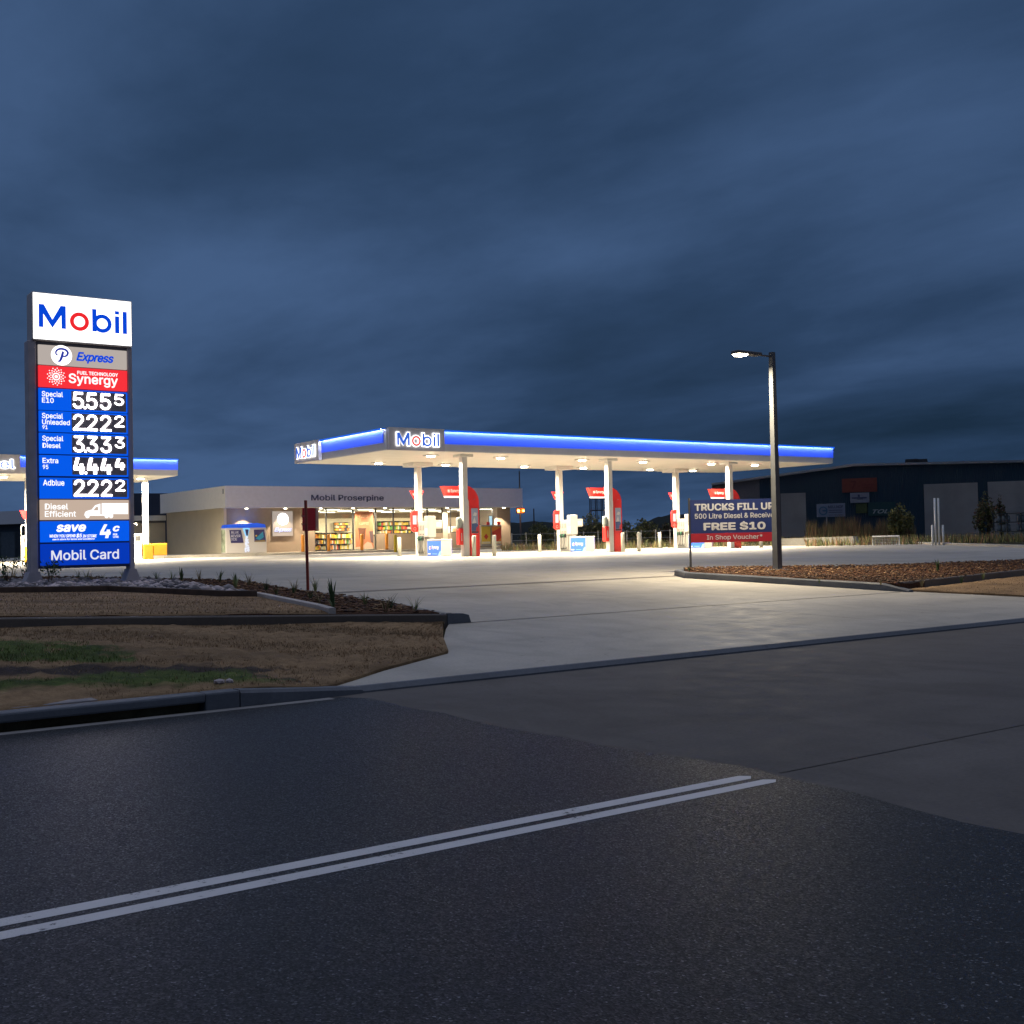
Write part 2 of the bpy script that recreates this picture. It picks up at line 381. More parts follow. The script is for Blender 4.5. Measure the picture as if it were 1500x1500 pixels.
def text_mesh(body, bold=0., shear=0., spacing=1., line=1., align='LEFT'):
    cu = bpy.data.curves.new('t', 'FONT'); cu.body = body; cu.size = 1; cu.shear = shear; cu.space_character = spacing; cu.space_line = line
    cu.align_x = align; cu.extrude = .0; cu.resolution_u = 3
    if SANS: cu.font = SANS
    o = bpy.data.objects.new('t', cu); COL.objects.link(o); bpy.context.view_layer.update()
    me = bpy.data.meshes.new_from_object(o.evaluated_get(bpy.context.evaluated_depsgraph_get()))
    v = [q.co.copy() for q in me.vertices]; fs = [tuple(p.vertices) for p in me.polygons]
    bpy.data.objects.remove(o); bpy.data.curves.remove(cu); bpy.data.meshes.remove(me)
    if bold > 0:                                   # heavier weight: the same letters printed again a little to every side
        v0, f0 = v, fs; v, fs = [], []
        for k in range(9):
            dx_, dy_ = (0, 0) if k == 8 else (math.cos(k*math.pi/4)*bold, math.sin(k*math.pi/4)*bold)
            fs = fs+[tuple(i+len(v) for i in f) for f in f0]; v = v+[q+Vector((dx_, dy_, .0004*k)) for q in v0]
    return v, fs
def add_text(b, body, rect, O, Rv, Uv, Nv, d=.004, mi=0, th=.004, keep=False, **kw):
    v, fs = text_mesh(body, **kw)
    x0, x1 = min(q.x for q in v), max(q.x for q in v); y0, y1 = min(q.y for q in v), max(q.y for q in v)
    sx = (rect[2]-rect[0])/(x1-x0); sy = (rect[3]-rect[1])/(y1-y0)
    ox, oy = rect[0], rect[1]
    if keep:
        k = min(sx, sy); ox += (rect[2]-rect[0]-k*(x1-x0))/2; oy += (rect[3]-rect[1]-k*(y1-y0))/2; sx = sy = k
    O, Rv, Uv, Nv = (Vector([float(c) for c in q]) for q in (O, Rv, Uv, Nv))
    fr = [O+Rv*(ox+(q.x-x0)*sx)+Uv*(oy+(q.y-y0)*sy)+Nv*(d+th+q.z) for q in v]
    bk = [p-Nv*th for p in fr]; n = len(v)
    ed = {}
    for f in fs:
        for i in range(len(f)):
            a, c = f[i], f[(i+1) % len(f)]
            if (c, a) in ed: ed.pop((c, a))
            else: ed[(a, c)] = 1
    b.add([p[:] for p in fr]+[p[:] for p in bk], list(fs)+[(c, a, a+n, c+n) for a, c in ed], mi)
def ring(b, cx, cy, ro, ri, O, Rv, Uv, Nv, d0, d1, mi=0, n=32, a0=0, a1=2*math.pi):
    O, Rv, Uv, Nv = (Vector([float(c) for c in q]) for q in (O, Rv, Uv, Nv)); full = abs(a1-a0-2*math.pi) < 1e-6
    m_ = n if full else n+1; vs = []
    for dd in (d0, d1):
        for rr in (ro, ri):
            for k in range(m_):
                a = a0+(a1-a0)*k/n; vs.append((O+Rv*(cx+math.cos(a)*rr)+Uv*(cy+math.sin(a)*rr)+Nv*dd)[:])
    fs = []
    for k in range(n):
        j = (k+1) % m_
        for A, Bq in ((0, 1), (2, 3), (0, 2), (1, 3)): fs.append((A*m_+k, A*m_+j, Bq*m_+j, Bq*m_+k))
    b.add(vs, fs, mi)
def disc(b, cx, cy, r, O, Rv, Uv, Nv, d0, d1, mi=0, n=28, sx=1.):
    b.prism([(cx+math.cos(2*math.pi*k/n)*r*sx, cy+math.sin(2*math.pi*k/n)*r) for k in range(n)], O, Rv, Uv, Nv, d0, d1, mi)
def wordmark(b, x0, y0, wd, O, Rv, Uv, Nv, d0, d1, mb=0, mr=1, grow=0.):   # the five letters in geometric bold
    k = wd/6.42; g = grow; T = .32; Hc = 1.70
    def P(poly): b.prism([(x0+x*k, y0+y*k) for x, y in poly], O, Rv, Uv, Nv, d0, d1, mb)
    P([(-g, -g), (T+g, -g), (T+g, 1.0), (.96, .0-g*.5), (1.92-T-g, 1.0), (1.92-T-g, -g), (1.92+g, -g), (1.92+g, Hc+g), (1.92-T*1.15, Hc+g), (.96, .62+g), (T*1.15, Hc+g), (-g, Hc+g)])
    ring(b, x0+2.90*k, y0+.64*k, (.70+g)*k, max(.02, .40-g)*k, O, Rv, Uv, Nv, d0, d1, mr)
    P([(3.83-g, -g), (3.83+T+g, -g), (3.83+T+g, Hc+g), (3.83-g, Hc+g)])
    ring(b, x0+4.57*k, y0+.64*k, (.70+g)*k, max(.02, .40-g)*k, O, Rv, Uv, Nv, d0+.001, d1+.001, mb)
    P([(5.52-g, -g), (5.52+T+g, -g), (5.52+T+g, 1.30+g), (5.52-g, 1.30+g)])
    P([(5.52-g, 1.44-g*.4), (5.52+T+g, 1.44-g*.4), (5.52+T+g, Hc+g), (5.52-g, Hc+g)])
    P([(6.10-g, -g), (6.10+T+g, -g), (6.10+T+g, Hc+g), (6.10-g, Hc+g)])
def stroke(b, pts, wdt, O, Rv, Uv, Nv, d0, d1, mi=0, sub=8):    # smooth pen stroke with width list
    P = [Vector(p) for p in pts]; W = wdt if isinstance(wdt, list) else [wdt]*len(P); q = []; ww = []
    for i in range(len(P)-1):
        a, p1, p2, c = P[max(i-1, 0)], P[i], P[i+1], P[min(i+2, len(P)-1)]
        for j in range(sub+(i == len(P)-2)):
            t = j/sub
            q.append(.5*((2*p1)+(p2-a)*t+(2*a-5*p1+4*p2-c)*t*t+(3*p1-a-3*p2+c)*t**3)); ww.append(W[i]+(W[i+1]-W[i])*t)
    lft, rgt = [], []
    for i in range(len(q)):
        dv = (q[min(i+1, len(q)-1)]-q[max(i-1, 0)]); dv = dv.normalized() if dv.length else Vector((1, 0)); nn = Vector((-dv.y, dv.x))
        lft.append(q[i]+nn*ww[i]/2); rgt.append(q[i]-nn*ww[i]/2)
    for i in range(len(q)-1):
        b.prism([lft[i][:], lft[i+1][:], rgt[i+1][:], rgt[i][:]], O, Rv, Uv, Nv, d0, d1+.0004*(i % 3), mi)
XV, ZV, NY = (1, 0, 0), (0, 0, 1), (0, -1, 0)
# ================================================================== ground, road, forecourt
def K(o, kind='structure'): o['kind'] = kind; return o
gb = B(); ys = [-60, 10.6, 11.1, 14, 20, 26, 34, 46, 70, 80, 200, 3000]
for a, b_ in zip(ys[:-1], ys[1:]):
    gb.add([(-2500, a, gz(a)-.09), (2500, a, gz(a)-.09), (2500, b_, gz(b_)-.09), (-2500, b_, gz(b_)-.09)], [(0, 1, 2, 3)])
K(gb.build('ground', FIELD))
je = [(5.60+rnd.uniform(-.045, .045)+.26*math.exp(-((y-5.5)/1.3)**2), y) for y in np.arange(-30, 10.6, .45)]
K(B().add([(4, -60, 0), (160, -60, 0), (160, 11.0, 0), (4, 11.0, 0)], [(0, 1, 2, 3)]).build('concrete_road', CROAD))
asp = [(-220, -60)] + [(5.7, -60)] + je + [(5.43, 10.84), (-220, 10.84)]
K(B().add([(x, y, .006) for x, y in asp], [tuple(range(len(asp)))]).build('road', ASPH))
s = NT('road_paint'); nz = s.noise(30, 4, .7); n3 = s.noise(3, 4, .6)
fac = s.ramp(s.mix(nz, n3, .5), (.37, 0.), (.42, 1.))
PAINT = s.done(s.mix((.05, .05, .055), s.mix((.50, .49, .49), (.68, .66, .66), n3), fac), .55, s.bump(s.noise(70, 3), .5, .008))
for y0, y1, xe in ((5.292, 5.405, 5.60), (5.115, 5.222, 5.64)):
    K(B().add([(-60, y0, .0075), (xe, y0, .0075), (xe+.06, (y0+y1)/2, .0075), (xe, y1, .0075), (-60, y1, .0075)], [(0, 1, 2, 3, 4)]).build('road_line', PAINT))
K(B().add([(5.9, 5.30, .004), (90, 5.30, .004), (90, 5.325, .004), (5.9, 5.325, .004)], [(0, 1, 2, 3)]).build('road_joint', mat('joint_dark', (.066, .06, .057), .8)))
K(B().box(-60, 5.3, 10.70, 10.84, -.05, .012).build('gutter_strip', m_concrete('gutter_concrete', (.2, .19, .18), (.3, .29, .28))))
# kerbs of the road
kb = B(); prof = lambda x, y0, y1, z: None
def kerb_run(b, pts, w, ztop, zbot, rnd_=.03):          # a kerb following pts, ztop/zbot functions of (x,y)
    P = [Vector((x, y)) for x, y in pts]
    ring_ = []
    for i, p in enumerate(P):
        d = (P[min(i+1, len(P)-1)]-P[max(i-1, 0)]).normalized(); n = Vector((-d.y, d.x))
        a, c = p-n*w/2, p+n*w/2; zt, zb = ztop(p.x, p.y), zbot(p.x, p.y); q = min(rnd_, w*.3, (zt-zb)*.5)
        ai, ci = p-n*(w/2-q), p+n*(w/2-q)
        ring_.append([(a.x, a.y, zb), (a.x, a.y, zt-q), (ai.x, ai.y, zt), (ci.x, ci.y, zt), (c.x, c.y, zt-q), (c.x, c.y, zb)])
    n0 = len(ring_); vs = [v for r in ring_ for v in r]; fs = []
    for i in range(n0-1):
        for k in range(5): fs.append((i*6+k, i*6+k+1, (i+1)*6+k+1, (i+1)*6+k))
    fs += [tuple(range(6)), tuple((n0-1)*6+k for k in range(5, -1, -1))]
    return b.add(vs, fs)
kb.box(-.4, 4.0, 10.86, 11.08, .085, .175, bev=.02)                 # inlet lintel
kb.box(-60, -.4, 10.86, 11.08, -.05, .175, bev=.02)
kb.box(4.0, 4.35, 10.86, 11.08, -.05, .175, bev=.02)
kerb_run(kb, [(4.352, 10.97), (4.8, 10.98), (5.3, 11.03), (5.75, 11.08)], .22, lambda x, y: float(np.interp(x, [4.35, 5.1, 5.75], [.175, .12, .066])), lambda x, y: -.05)
K(kb.build('road_kerb', KERB))
K(B().box(-.4, 4.0, 11.3, 11.34, -.3, .085).box(-.4, 4.0, 10.9, 11.3, -.3, -.28).build('drain_inlet', mat('drain_shade', (.008, .008, .009), .9)))  # near-black lining puts the shade inside the inlet into its colour
tk = B(); kerb_run(tk, [(5.752, 11.08)]+[(x, 11.10) for x in range(7, 27)]+[(27, 11.08)], .17, lambda x, y: .068, lambda x, y: -.05, .05)
K(tk.build('driveway_kerb', KERB))
kr = B(); kerb_run(kr, [(27.02, 11.06), (29, 11.0), (90, 11.0)], .2, lambda x, y: float(np.interp(x, [27, 29], [.07, .17])), lambda x, y: -.05); K(kr.build('road_kerb', KERB))
back = [(10.25, 16.4), (11.0, 20), (11.15, 24), (11.8, 29.5), (10.0, 32.5), (7.5, 37.7), (0, 41), (-30, 45)]
fc = [(5.4, 11.14), (6.6, 12.05), (8.1, 13.0), (9.0, 14.56), (9.75, 15.7)] + back + [(-80, 47), (-80, 120), (75, 120), (64, 76.9), (62.5, 66), (65.4, 55), (62.4, 44.3), (55.2, 33.2), (52, 26), (60, 21), (60, 11.14)]
sheet('forecourt', fc, lambda x, y: gz(y)+(.0 if y > 11.2 else .008), CONC, 2.0)
JD = mat('joint_line', (.05, .046, .04), .8)
def joint(x0, y0, x1, y1, w=.018, m_=None):
    n = 24; d = Vector((x1-x0, y1-y0)).normalized(); q = Vector((-d.y, d.x))*w/2; vs = []; fs = []
    for i in range(n+1):
        t = i/n; x, y = x0+(x1-x0)*t, y0+(y1-y0)*t
        vs += [(x-q.x, y-q.y, gz(y-q.y)+.006), (x+q.x, y+q.y, gz(y+q.y)+.006)]
    for i in range(n): fs.append((2*i, 2*i+1, 2*i+3, 2*i+2))
    K(B().add(vs, fs).build('pavement_joint', m_ or JD))
DS = m_concrete('dark_strip_concrete', (.15, .135, .115), (.21, .19, .165)); joint(11.2, 24.5, 23.4, 24.5, .34, DS); joint(10.3, 16.35, 22.3, 16.35, .05, DS); joint(16.3, 11.3, 16.3, 24.4, .012)  # wide dark strip added in place of a low step's edge
for y in (31, 37.5, 44, 61, 68): joint(-60, y, 61, y, .02)
for x in (-8, 0, 8, 16.3, 24, 32, 40, 48): joint(x, 47 if x < 12 else 25, x, 76, .016)
# far kerb of the forecourt
fk = B(); kerb_run(fk, [(52, 26.2), (55.2, 33.2), (62.4, 44.3), (65.4, 55), (62.5, 66), (64.3, 77)], .18, lambda x, y: gz(y)+.14, lambda x, y: gz(y)-.1); K(fk.build('forecourt_kerb', CONC))
# ------------------------------------------------ left verge, kerb wall and garden
xs = list(np.arange(-40, 2, 1.0))+list(np.arange(2, 10.15, .14)); vs = []; nv = 34
nr = np.random.RandomState(3)
for x in xs:
    yf = float(np.interp(x, *YF))
    for j in range(nv):
        y = yf+(16.36-yf)*j/(nv-1); amp = .022 if 0 < j < nv-1 else 0
        vs.append((x, y, zv(x, y)+.03*math.sin(x*1.7+y*2.3)*min(1, j/6)*.5+nr.uniform(-amp, amp)))
fs = [(i*nv+j, (i+1)*nv+j, (i+1)*nv+j+1, i*nv+j+1) for i in range(len(xs)-1) for j in range(nv-1)]
# turf patches with their own shape: two green strips, bare dirt between them
s = NT('verge_turf'); sp = s.new('ShaderNodeSeparateXYZ'); s.link(s.pos, sp.inputs[0])
a = s.noise(6, 8, .7); dry = s.ramp(a, (.28, (.14, .085, .046)), (.5, (.235, .152, .08)), (.75, (.32, .218, .12)))
grn = s.ramp(a, (.3, (.028, .042, .010)), (.55, (.075, .105, .022)), (.75, (.14, .165, .042)))
soil = s.ramp(a, (.3, (.018, .013, .011)), (.7, (.07, .05, .04)))
wob = s.noise(1.3, 4, .6)
def band(yc_a, yc_b, half, xmax):      # 1 inside the strip y = a + b*x +- half and x < xmax, ragged by the noise
    def M(op, p, q):
        n = s.new('ShaderNodeMath', operation=op)
        for i, v in enumerate((p, q)):
            if isinstance(v, (int, float)): n.inputs[i].default_value = v
            else: s.link(v, n.inputs[i])
        return n.outputs[0]
    dy = M('ABSOLUTE', M('SUBTRACT', sp.outputs[1], M('ADD', M('MULTIPLY', sp.outputs[0], yc_b), yc_a)), 0)
    e1 = M('ADD', M('SUBTRACT', half, dy), M('MULTIPLY', M('SUBTRACT', wob, .5), 1.1))
    e2 = M('ADD', M('SUBTRACT', xmax, sp.outputs[0]), M('MULTIPLY', M('SUBTRACT', wob, .5), 3.0))
    return s.ramp(M('MINIMUM', e1, e2), (.0, 0.), (.22, 1.))
c = s.mix(dry, soil, band(13.75, -.36, .55, 5.2)); c = s.mix(c, grn, band(15.2, -.36, .85, 3.9)); c = s.mix(c, grn, band(12.55, -.18, .42, 5.0))
bb = s.noise(1.1, 5, .6, sc=(.5, 1.5, 1)); c = s.mix(c, s.ramp(bb, (.32, .66), (.66, 1.2)), 1.0, 'MULTIPLY')
VERGE = s.done(c, .9, s.bump(s.noise(45, 3), .6, .02, s.bump(a, .5, .05)), .2)
o = fast_mesh('verge_lawn', vs, fs, VERGE); K(o); o.data.polygons.foreach_set('use_smooth', [True]*len(o.data.polygons)); skirt(o)
K(B().box(-6, 3.05, 11.1, 12.05, .10, .186, bev=.01).build('drain_slab', m_concrete('slab_concrete', (.15, .14, .145), (.24, .23, .235))))
def blades(name, pts, hts, wid, m_, lean=.5, parent=None, kind='stuff', seed=1, mi=None):
    r = np.random.RandomState(seed); n = len(pts); pts = np.asarray(pts, float); a = r.uniform(0, 2*np.pi, n); hts = np.asarray(hts)
    dx = np.stack([np.cos(a), np.sin(a), 0*a], 1)*(np.asarray(wid)*np.ones(n))[:, None]/2
    b = r.uniform(0, 2*np.pi, n); ln = r.uniform(.1, 1, n)*lean*hts
    tip = pts+np.stack([np.cos(b)*ln, np.sin(b)*ln, hts], 1)
    v = np.concatenate([pts-dx, pts+dx, tip], 0); i = np.arange(n)
    o = fast_mesh(name, v, np.stack([i, i+n, i+2*n], 1), m_, parent, mi)
    if kind: o['kind'] = kind
    return o
GDRY = mat('dry_blade', (.31, .205, .112), .8, var=.45, vs=3); GGRN = mat('green_blade', (.11, .15, .03), .7, var=.45, vs=3)
r = np.random.RandomState(11); P = []; Hh = []; Gi = []
while len(P) < 26000:
    x = r.uniform(1.2, 10.1); yf = float(np.interp(x, *YF)); y = r.uniform(yf+.04, 16.3)
    if x < 3.05 and y < 12.05: continue
    g = (abs(y-(15.2-.36*x)) < .85 and x < 3.9) or (abs(y-(12.55-.18*x)) < .42 and x < 5.0); so_ = abs(y-(13.75-.36*x)) < .5 and x < 5.2
    if so_ and r.rand() < .8: continue
    P.append((x, y, zv(x, y)-.01)); Hh.append(r.uniform(.015, .04)*(1.6 if g else 1)); Gi.append(1 if g and r.rand() < .9 else 0)
tag(blades('verge_grass', P, Hh, .012, [GDRY, GGRN], .9, mi=Gi, seed=5), 'short brown and green grass growing on the roadside verge', 'grass')
# low wall of kerb blocks between verge and garden
kb = B(); X_ = list(np.arange(-40, 10.2, 1.2))+[10.2]
kerb_run(kb, [(x, 16.46) for x in X_], .16, lambda x, y: zk(x), lambda x, y: .02, .02)
tag(kb.build('garden_wall', m_concrete('wall_concrete', (.085, .07, .058), (.15, .125, .105))), 'low dark concrete kerb wall holding up the garden under the price sign', 'kerb wall')
tag(B().prism([(0, -.25), (.55, -.25), (.42, .13), (.3, .16), (0, .17)], (10.2, 16.46, gz(16.46)), XV, ZV, (0, 1, 0), -.10, .10).build('kerb_end', KERB), 'sloped concrete end block of the garden kerb by the driveway', 'kerb block')
bk = B(); kerb_run(bk, back[:], .15, lambda x, y: zg(x, y)+.02, lambda x, y: gz(y)-.1); K(bk.build('garden_kerb', CONC))
inner = [(x-.08, y) for x, y in back]
sheet('garden_mulch', [(-30, 16.54), (10.15, 16.54)]+inner[1:], lambda x, y: zg(x, y), MULCH, .6, .02)
sheet('garden_lawn', [(-30, 16.55), (8.15, 16.55), (8.35, 17.6), (8.95, 21.3), (8.3, 21.4), (6.9, 24.2), (4.8, 24.1), (-30, 24)], lambda x, y: zg(x, y)+min(.035, max(0, (y-16.5)*.12)), LAWN, .5, .006)
stp = [(-30, 24.2), (4.8, 24.3), (6.95, 24.4), (8.4, 21.6), (8.98, 21.55), (9.2, 25.6), (9.4, 28.4), (6.2, 31), (-30, 34)]
sheet('stone_bed', stp, lambda x, y: zg(x, y)+.05, DIRT, .6, .02)
ed = B(); kerb_run(ed, [(8.2, 16.6), (8.45, 17.6), (9.06, 21.4), (9.3, 25.6), (9.48, 28.4)], .11, lambda x, y: zg(x, y)+.10, lambda x, y: zg(x, y)-.15, .01)
tag(ed.build('garden_edging', m_concrete('edging_concrete', (.42, .37, .33), (.55, .50, .45))), 'pale concrete edging strip between the mulch and the stones', 'edging')
e2 = B(); kerb_run(e2, [(-30, 24.1), (4.8, 24.2), (6.93, 24.3), (8.36, 21.5), (8.95, 21.42)], .07, lambda x, y: zg(x, y)+.15, lambda x, y: zg(x, y)-.15, .01)
tag(e2.build('timber_edging', mat('dark_timber', (.075, .045, .03), .7, var=.25, vs=6)), 'dark brown timber edging in front of the grey stones', 'edging')
def inpoly(x, y, P):
    c = False; j = len(P)-1
    for i in range(len(P)):
        if (P[i][1] > y) != (P[j][1] > y) and x < (P[j][0]-P[i][0])*(y-P[i][1])/(P[j][1]-P[i][1])+P[i][0]: c = not c
        j = i
    return c
bm = bmesh.new(); bmesh.ops.create_icosphere(bm, subdivisions=1, radius=1); bm.verts.index_update()
sv = np.array([v.co[:] for v in bm.verts]); sf = np.array([[v.index for v in f.verts] for f in bm.faces]); bm.free()
V, F_, MI = [], [], []; r = np.random.RandomState(5); n = 0
while n < 3000:
    x, y = r.uniform(1.5, 9.4), r.uniform(21.5, 31)
    if not inpoly(x, y, stp): continue
    sz = r.uniform(.045, .10)*(1.5 if r.rand() < .15 else 1); sc = np.array([sz*r.uniform(.8, 1.6), sz*r.uniform(.7, 1.2), sz*r.uniform(.5, .9)])
    a = r.uniform(0, 6.28); q = sv*sc*(1+r.uniform(-.14, .14, (len(sv), 1))); q = np.stack([q[:, 0]*np.cos(a)-q[:, 1]*np.sin(a), q[:, 0]*np.sin(a)+q[:, 1]*np.cos(a), q[:, 2]], 1)
    V.append(q+np.array([x, y, zg(x, y)+.06+r.uniform(-.01, .05)])); F_.append(sf+len(sv)*n); MI += [int(r.choice(3, p=[.42, .25, .33]))]*len(sf); n += 1
o = fast_mesh('river_stones', np.concatenate(V), np.concatenate(F_), [mat('stone_grey', (.20, .18, .185), .7, var=.35, vs=9), mat('stone_pale', (.40, .34, .34), .7, var=.3, vs=9), mat('stone_dark', (.055, .05, .058), .7, var=.3, vs=9)], mi=MI)
tag(o, 'grey and pale river stones heaped around the feet of the price sign', 'stones', kind='stuff')
# ------------------------------------------------ right island with mulch, kerb and its dry lawn
isl = [(22.5, 16.5), (22.55, 23.5), (24.2, 25.4), (26.4, 24.5), (29.8, 22.6), (36.2, 21.8), (58, 20.7), (58, 19.6), (29.7, 17.9)]
zi = lambda x, y: gz(y)+.16
kb = B(); kerb_run(kb, [(22.5, 16.2), (22.5, 16.9), (22.55, 23.5), (23.3, 24.7), (24.2, 25.3), (26.4, 24.4), (29.8, 22.5), (36.2, 21.7), (58, 20.6)], .17, lambda x, y: gz(y)+float(np.interp(y, [16.2, 16.75], [.05, .17])), lambda x, y: gz(y)-.1)
K(kb.build('island_kerb', KERB))
kb = B(); kerb_run(kb, [(22.7, 16.62), (29.7, 17.95), (58, 19.7)], .15, lambda x, y: gz(y)+.2, lambda x, y: gz(y)-.1, .02)
tag(kb.build('island_wall', MATS['wall_concrete']), 'dark kerb between the lit mulch island and the brown lawn on the right', 'kerb wall')
sheet('island_mulch', isl, zi, MULCH, .6, .03)
sheet('island_lawn', [(22.65, 16.45), (29.7, 17.8), (58, 19.6), (58, 11.2), (27.3, 11.2), (24.7, 12.0), (23.1, 13.7)], lambda x, y: gz(y)+.045, LAWN, .5, .012)
V, F_, MI = [], [], []; n = 0; r = np.random.RandomState(8); cube = np.array([(-1,-1,-1),(1,-1,-1),(1,1,-1),(-1,1,-1),(-1,-1,1),(1,-1,1),(1,1,1),(-1,1,1)])*.5
cf = np.array([(0,3,2,1),(4,5,6,7),(0,1,5,4),(1,2,6,5),(2,3,7,6),(3,0,4,7)])
gp = [(8.4, 16.6), (10.1, 16.6), (10.9, 20), (11.05, 24), (11.7, 29.4), (9.9, 32.4), (7.4, 37.5), (2, 40), (2, 33), (6.3, 31.2), (9.6, 28.5), (9.3, 23)]
while n < 13000:
    if n < 7500: x, y = r.uniform(22.6, 45), r.uniform(16.6, 25.3); P_, zz_ = isl, zi
    else: x, y = r.uniform(2, 11.8), r.uniform(16.6, 40); P_, zz_ = gp, zg
    if not inpoly(x, y, P_): continue
    M_ = np.array(Matrix.Rotation(r.uniform(0, 6.28), 3, 'Z') @ Matrix.Rotation(r.uniform(-.7, .7), 3, 'X'))
    V.append((cube*np.array([r.uniform(.03, .11), r.uniform(.012, .04), .012])) @ M_.T+np.array([x, y, zz_(x, y)+.02+r.uniform(0, .03)])); F_.append(cf+8*n); MI += [int(r.choice(3, p=[.5, .17, .33]))]*6; n += 1
o = fast_mesh('mulch_chips', np.concatenate(V), np.concatenate(F_), [mat('chip_brown', (.12, .055, .025), .8, var=.3, vs=5), mat('chip_tan', (.27, .16, .075), .8, var=.3, vs=5), mat('chip_dark', (.045, .022, .014), .8)], mi=MI)
tag(o, 'brown bark chips strewn over the garden beds', 'mulch', kind='stuff')
for nm, rg, zf_, sd, cnt in (('garden_grass', (1.5, 8.8, 16.6, 24), lambda x, y: zg(x, y)+.03, 21, 9000), ('island_grass', (22.8, 45, 11.4, 19), lambda x, y: gz(y)+.04, 22, 9000)):
    r = np.random.RandomState(sd); P = []; poly = [(-30, 16.6), (8.1, 16.6), (8.8, 21.2), (8.2, 21.3), (6.8, 24), (-30, 23.9)] if nm[0] == 'g' else [(22.8, 16.4), (29.7, 17.7), (58, 19.5), (58, 11.4), (27.3, 11.4), (24.8, 12.1), (23.2, 13.8)]
    while len(P) < cnt:
        x, y = r.uniform(rg[0], rg[1]), r.uniform(rg[2], rg[3])
        if inpoly(x, y, poly): P.append((x, y, zf_(x, y)-.01))
    tag(blades(nm, P, r.uniform(.02, .05, cnt), .02, GDRY, .9, seed=sd), 'short dry brown grass of the %s' % ('lawn strip before the stones' if nm[0] == 'g' else 'lawn beside the lamp island'), 'grass')
# garden plants
PLANT = [mat('plant_green', (.05, .10, .03), .6, var=.3), mat('plant_pale', (.13, .16, .045), .6, var=.3), mat('plant_straw', (.22, .17, .07), .6, var=.3)]
def tuft(name, seed, n, h, wd, lean, m_):
    r = np.random.RandomState(seed); vs = []; fs = []; mi = []
    for i in range(n):
        a = r.uniform(0, 6.28); L_ = h*r.uniform(.5, 1); ln = lean*r.uniform(.2, 1); b0 = len(vs); px_ = np.array([-math.sin(a), math.cos(a), 0])*wd/2
        for j, (t, ww) in enumerate(((0, 1), (.4, .9), (.75, .6), (1, .05))):
            c_0 = np.array([math.cos(a)*(.03+ln*L_*t*t), math.sin(a)*(.03+ln*L_*t*t), L_*t*(1-.25*ln*t)])
            vs += [c_0-px_*ww, c_0+px_*ww]
        for j in range(3): fs.append((b0+2*j, b0+2*j+1, b0+2*j+3, b0+2*j+2)); mi.append(0)
    return fast_mesh(name, np.array(vs), np.array(fs), m_, mi=mi)
protoG = [tuft('grassy_plant', 40+i, 16, .5, .018, .7, PLANT[i % 3]) for i in range(3)]
protoS = [tuft('strappy_plant', 50, 11, .62, .055, .22, PLANT[0])]
used = set()
def plant(proto, x, y, z, sc, label, cat, group):
    o = proto if proto.name not in used else proto.copy()
    if proto.name in used: COL.objects.link(o)
    used.add(proto.name)
    o.location = (x, y, z); o.rotation_euler = (0, 0, rnd.uniform(0, 6.28)); o.scale = (sc*.78,)*2+(sc*.72,); tag(o, label, cat, group)
for i, (px, py, sc) in enumerate(((115, 848, .9), (127, 850, 1.1), (133, 851, .7), (150, 851, .8), (180, 848, .8), (200, 852, .7), (230, 850, 1.), (252, 852, 1.), (292, 850, 1.1), (322, 852, 1.2), (345, 862, 1.1), (365, 858, 1.2), (390, 866, 1.0), (405, 872, .9), (432, 869, 1.1), (455, 879, .9), (462, 866, 1.1), (468, 885, .9), (488, 893, .8), (535, 888, .9), (565, 897, 1.1), (572, 893, 1.), (608, 897, 1.0), (20, 849, 1.1))):
    d = ray(px, py); P_ = None
    for t in np.linspace(10, 60, 3000):
        q = C0+d*t
        if q[2] <= zg(q[0], q[1]): P_ = q; break
    plant(protoG[i % 3], P_[0], P_[1], P_[2], sc, 'thin tufted grassy plant on the dark mulch of the garden bed', 'plant', 'grassy plants on the mulch bed')
for px, py, sc, lb in ((266, 852, 1., 'strappy green plant on the mulch just right of the price sign'), (345, 857, .8, 'small strappy plant behind the end of the stones'), (487, 884, 1.15, 'tall strappy dark green plant right of the red post'), (430, 871, .6, 'low strappy plant close left of the red post'), (1374, 838, .9, 'strappy green plant standing on the lamp island mulch')):
    d = ray(px, py)
    for t in np.linspace(10, 60, 3000):
        q = C0+d*t
        if q[2] <= (zg(q[0], q[1]) if px < 700 else zi(q[0], q[1])): break
    plant(protoS[0], q[0], q[1], q[2], sc, lb, 'plant', 'strappy plants')
for i, (px, py, sc) in enumerate(((1010, 839, .7), (1200, 846, .5), (1350, 846, .8), (1408, 842, .8), (1440, 838, .7), (1290, 846, .5))):
    q = atz(px, py, .55)
    plant(protoG[i % 3], q[0], q[1], zi(q[0], q[1]), sc, 'small pale grassy plant on the bark of the lamp island', 'plant', 'grassy plants on the lamp island')
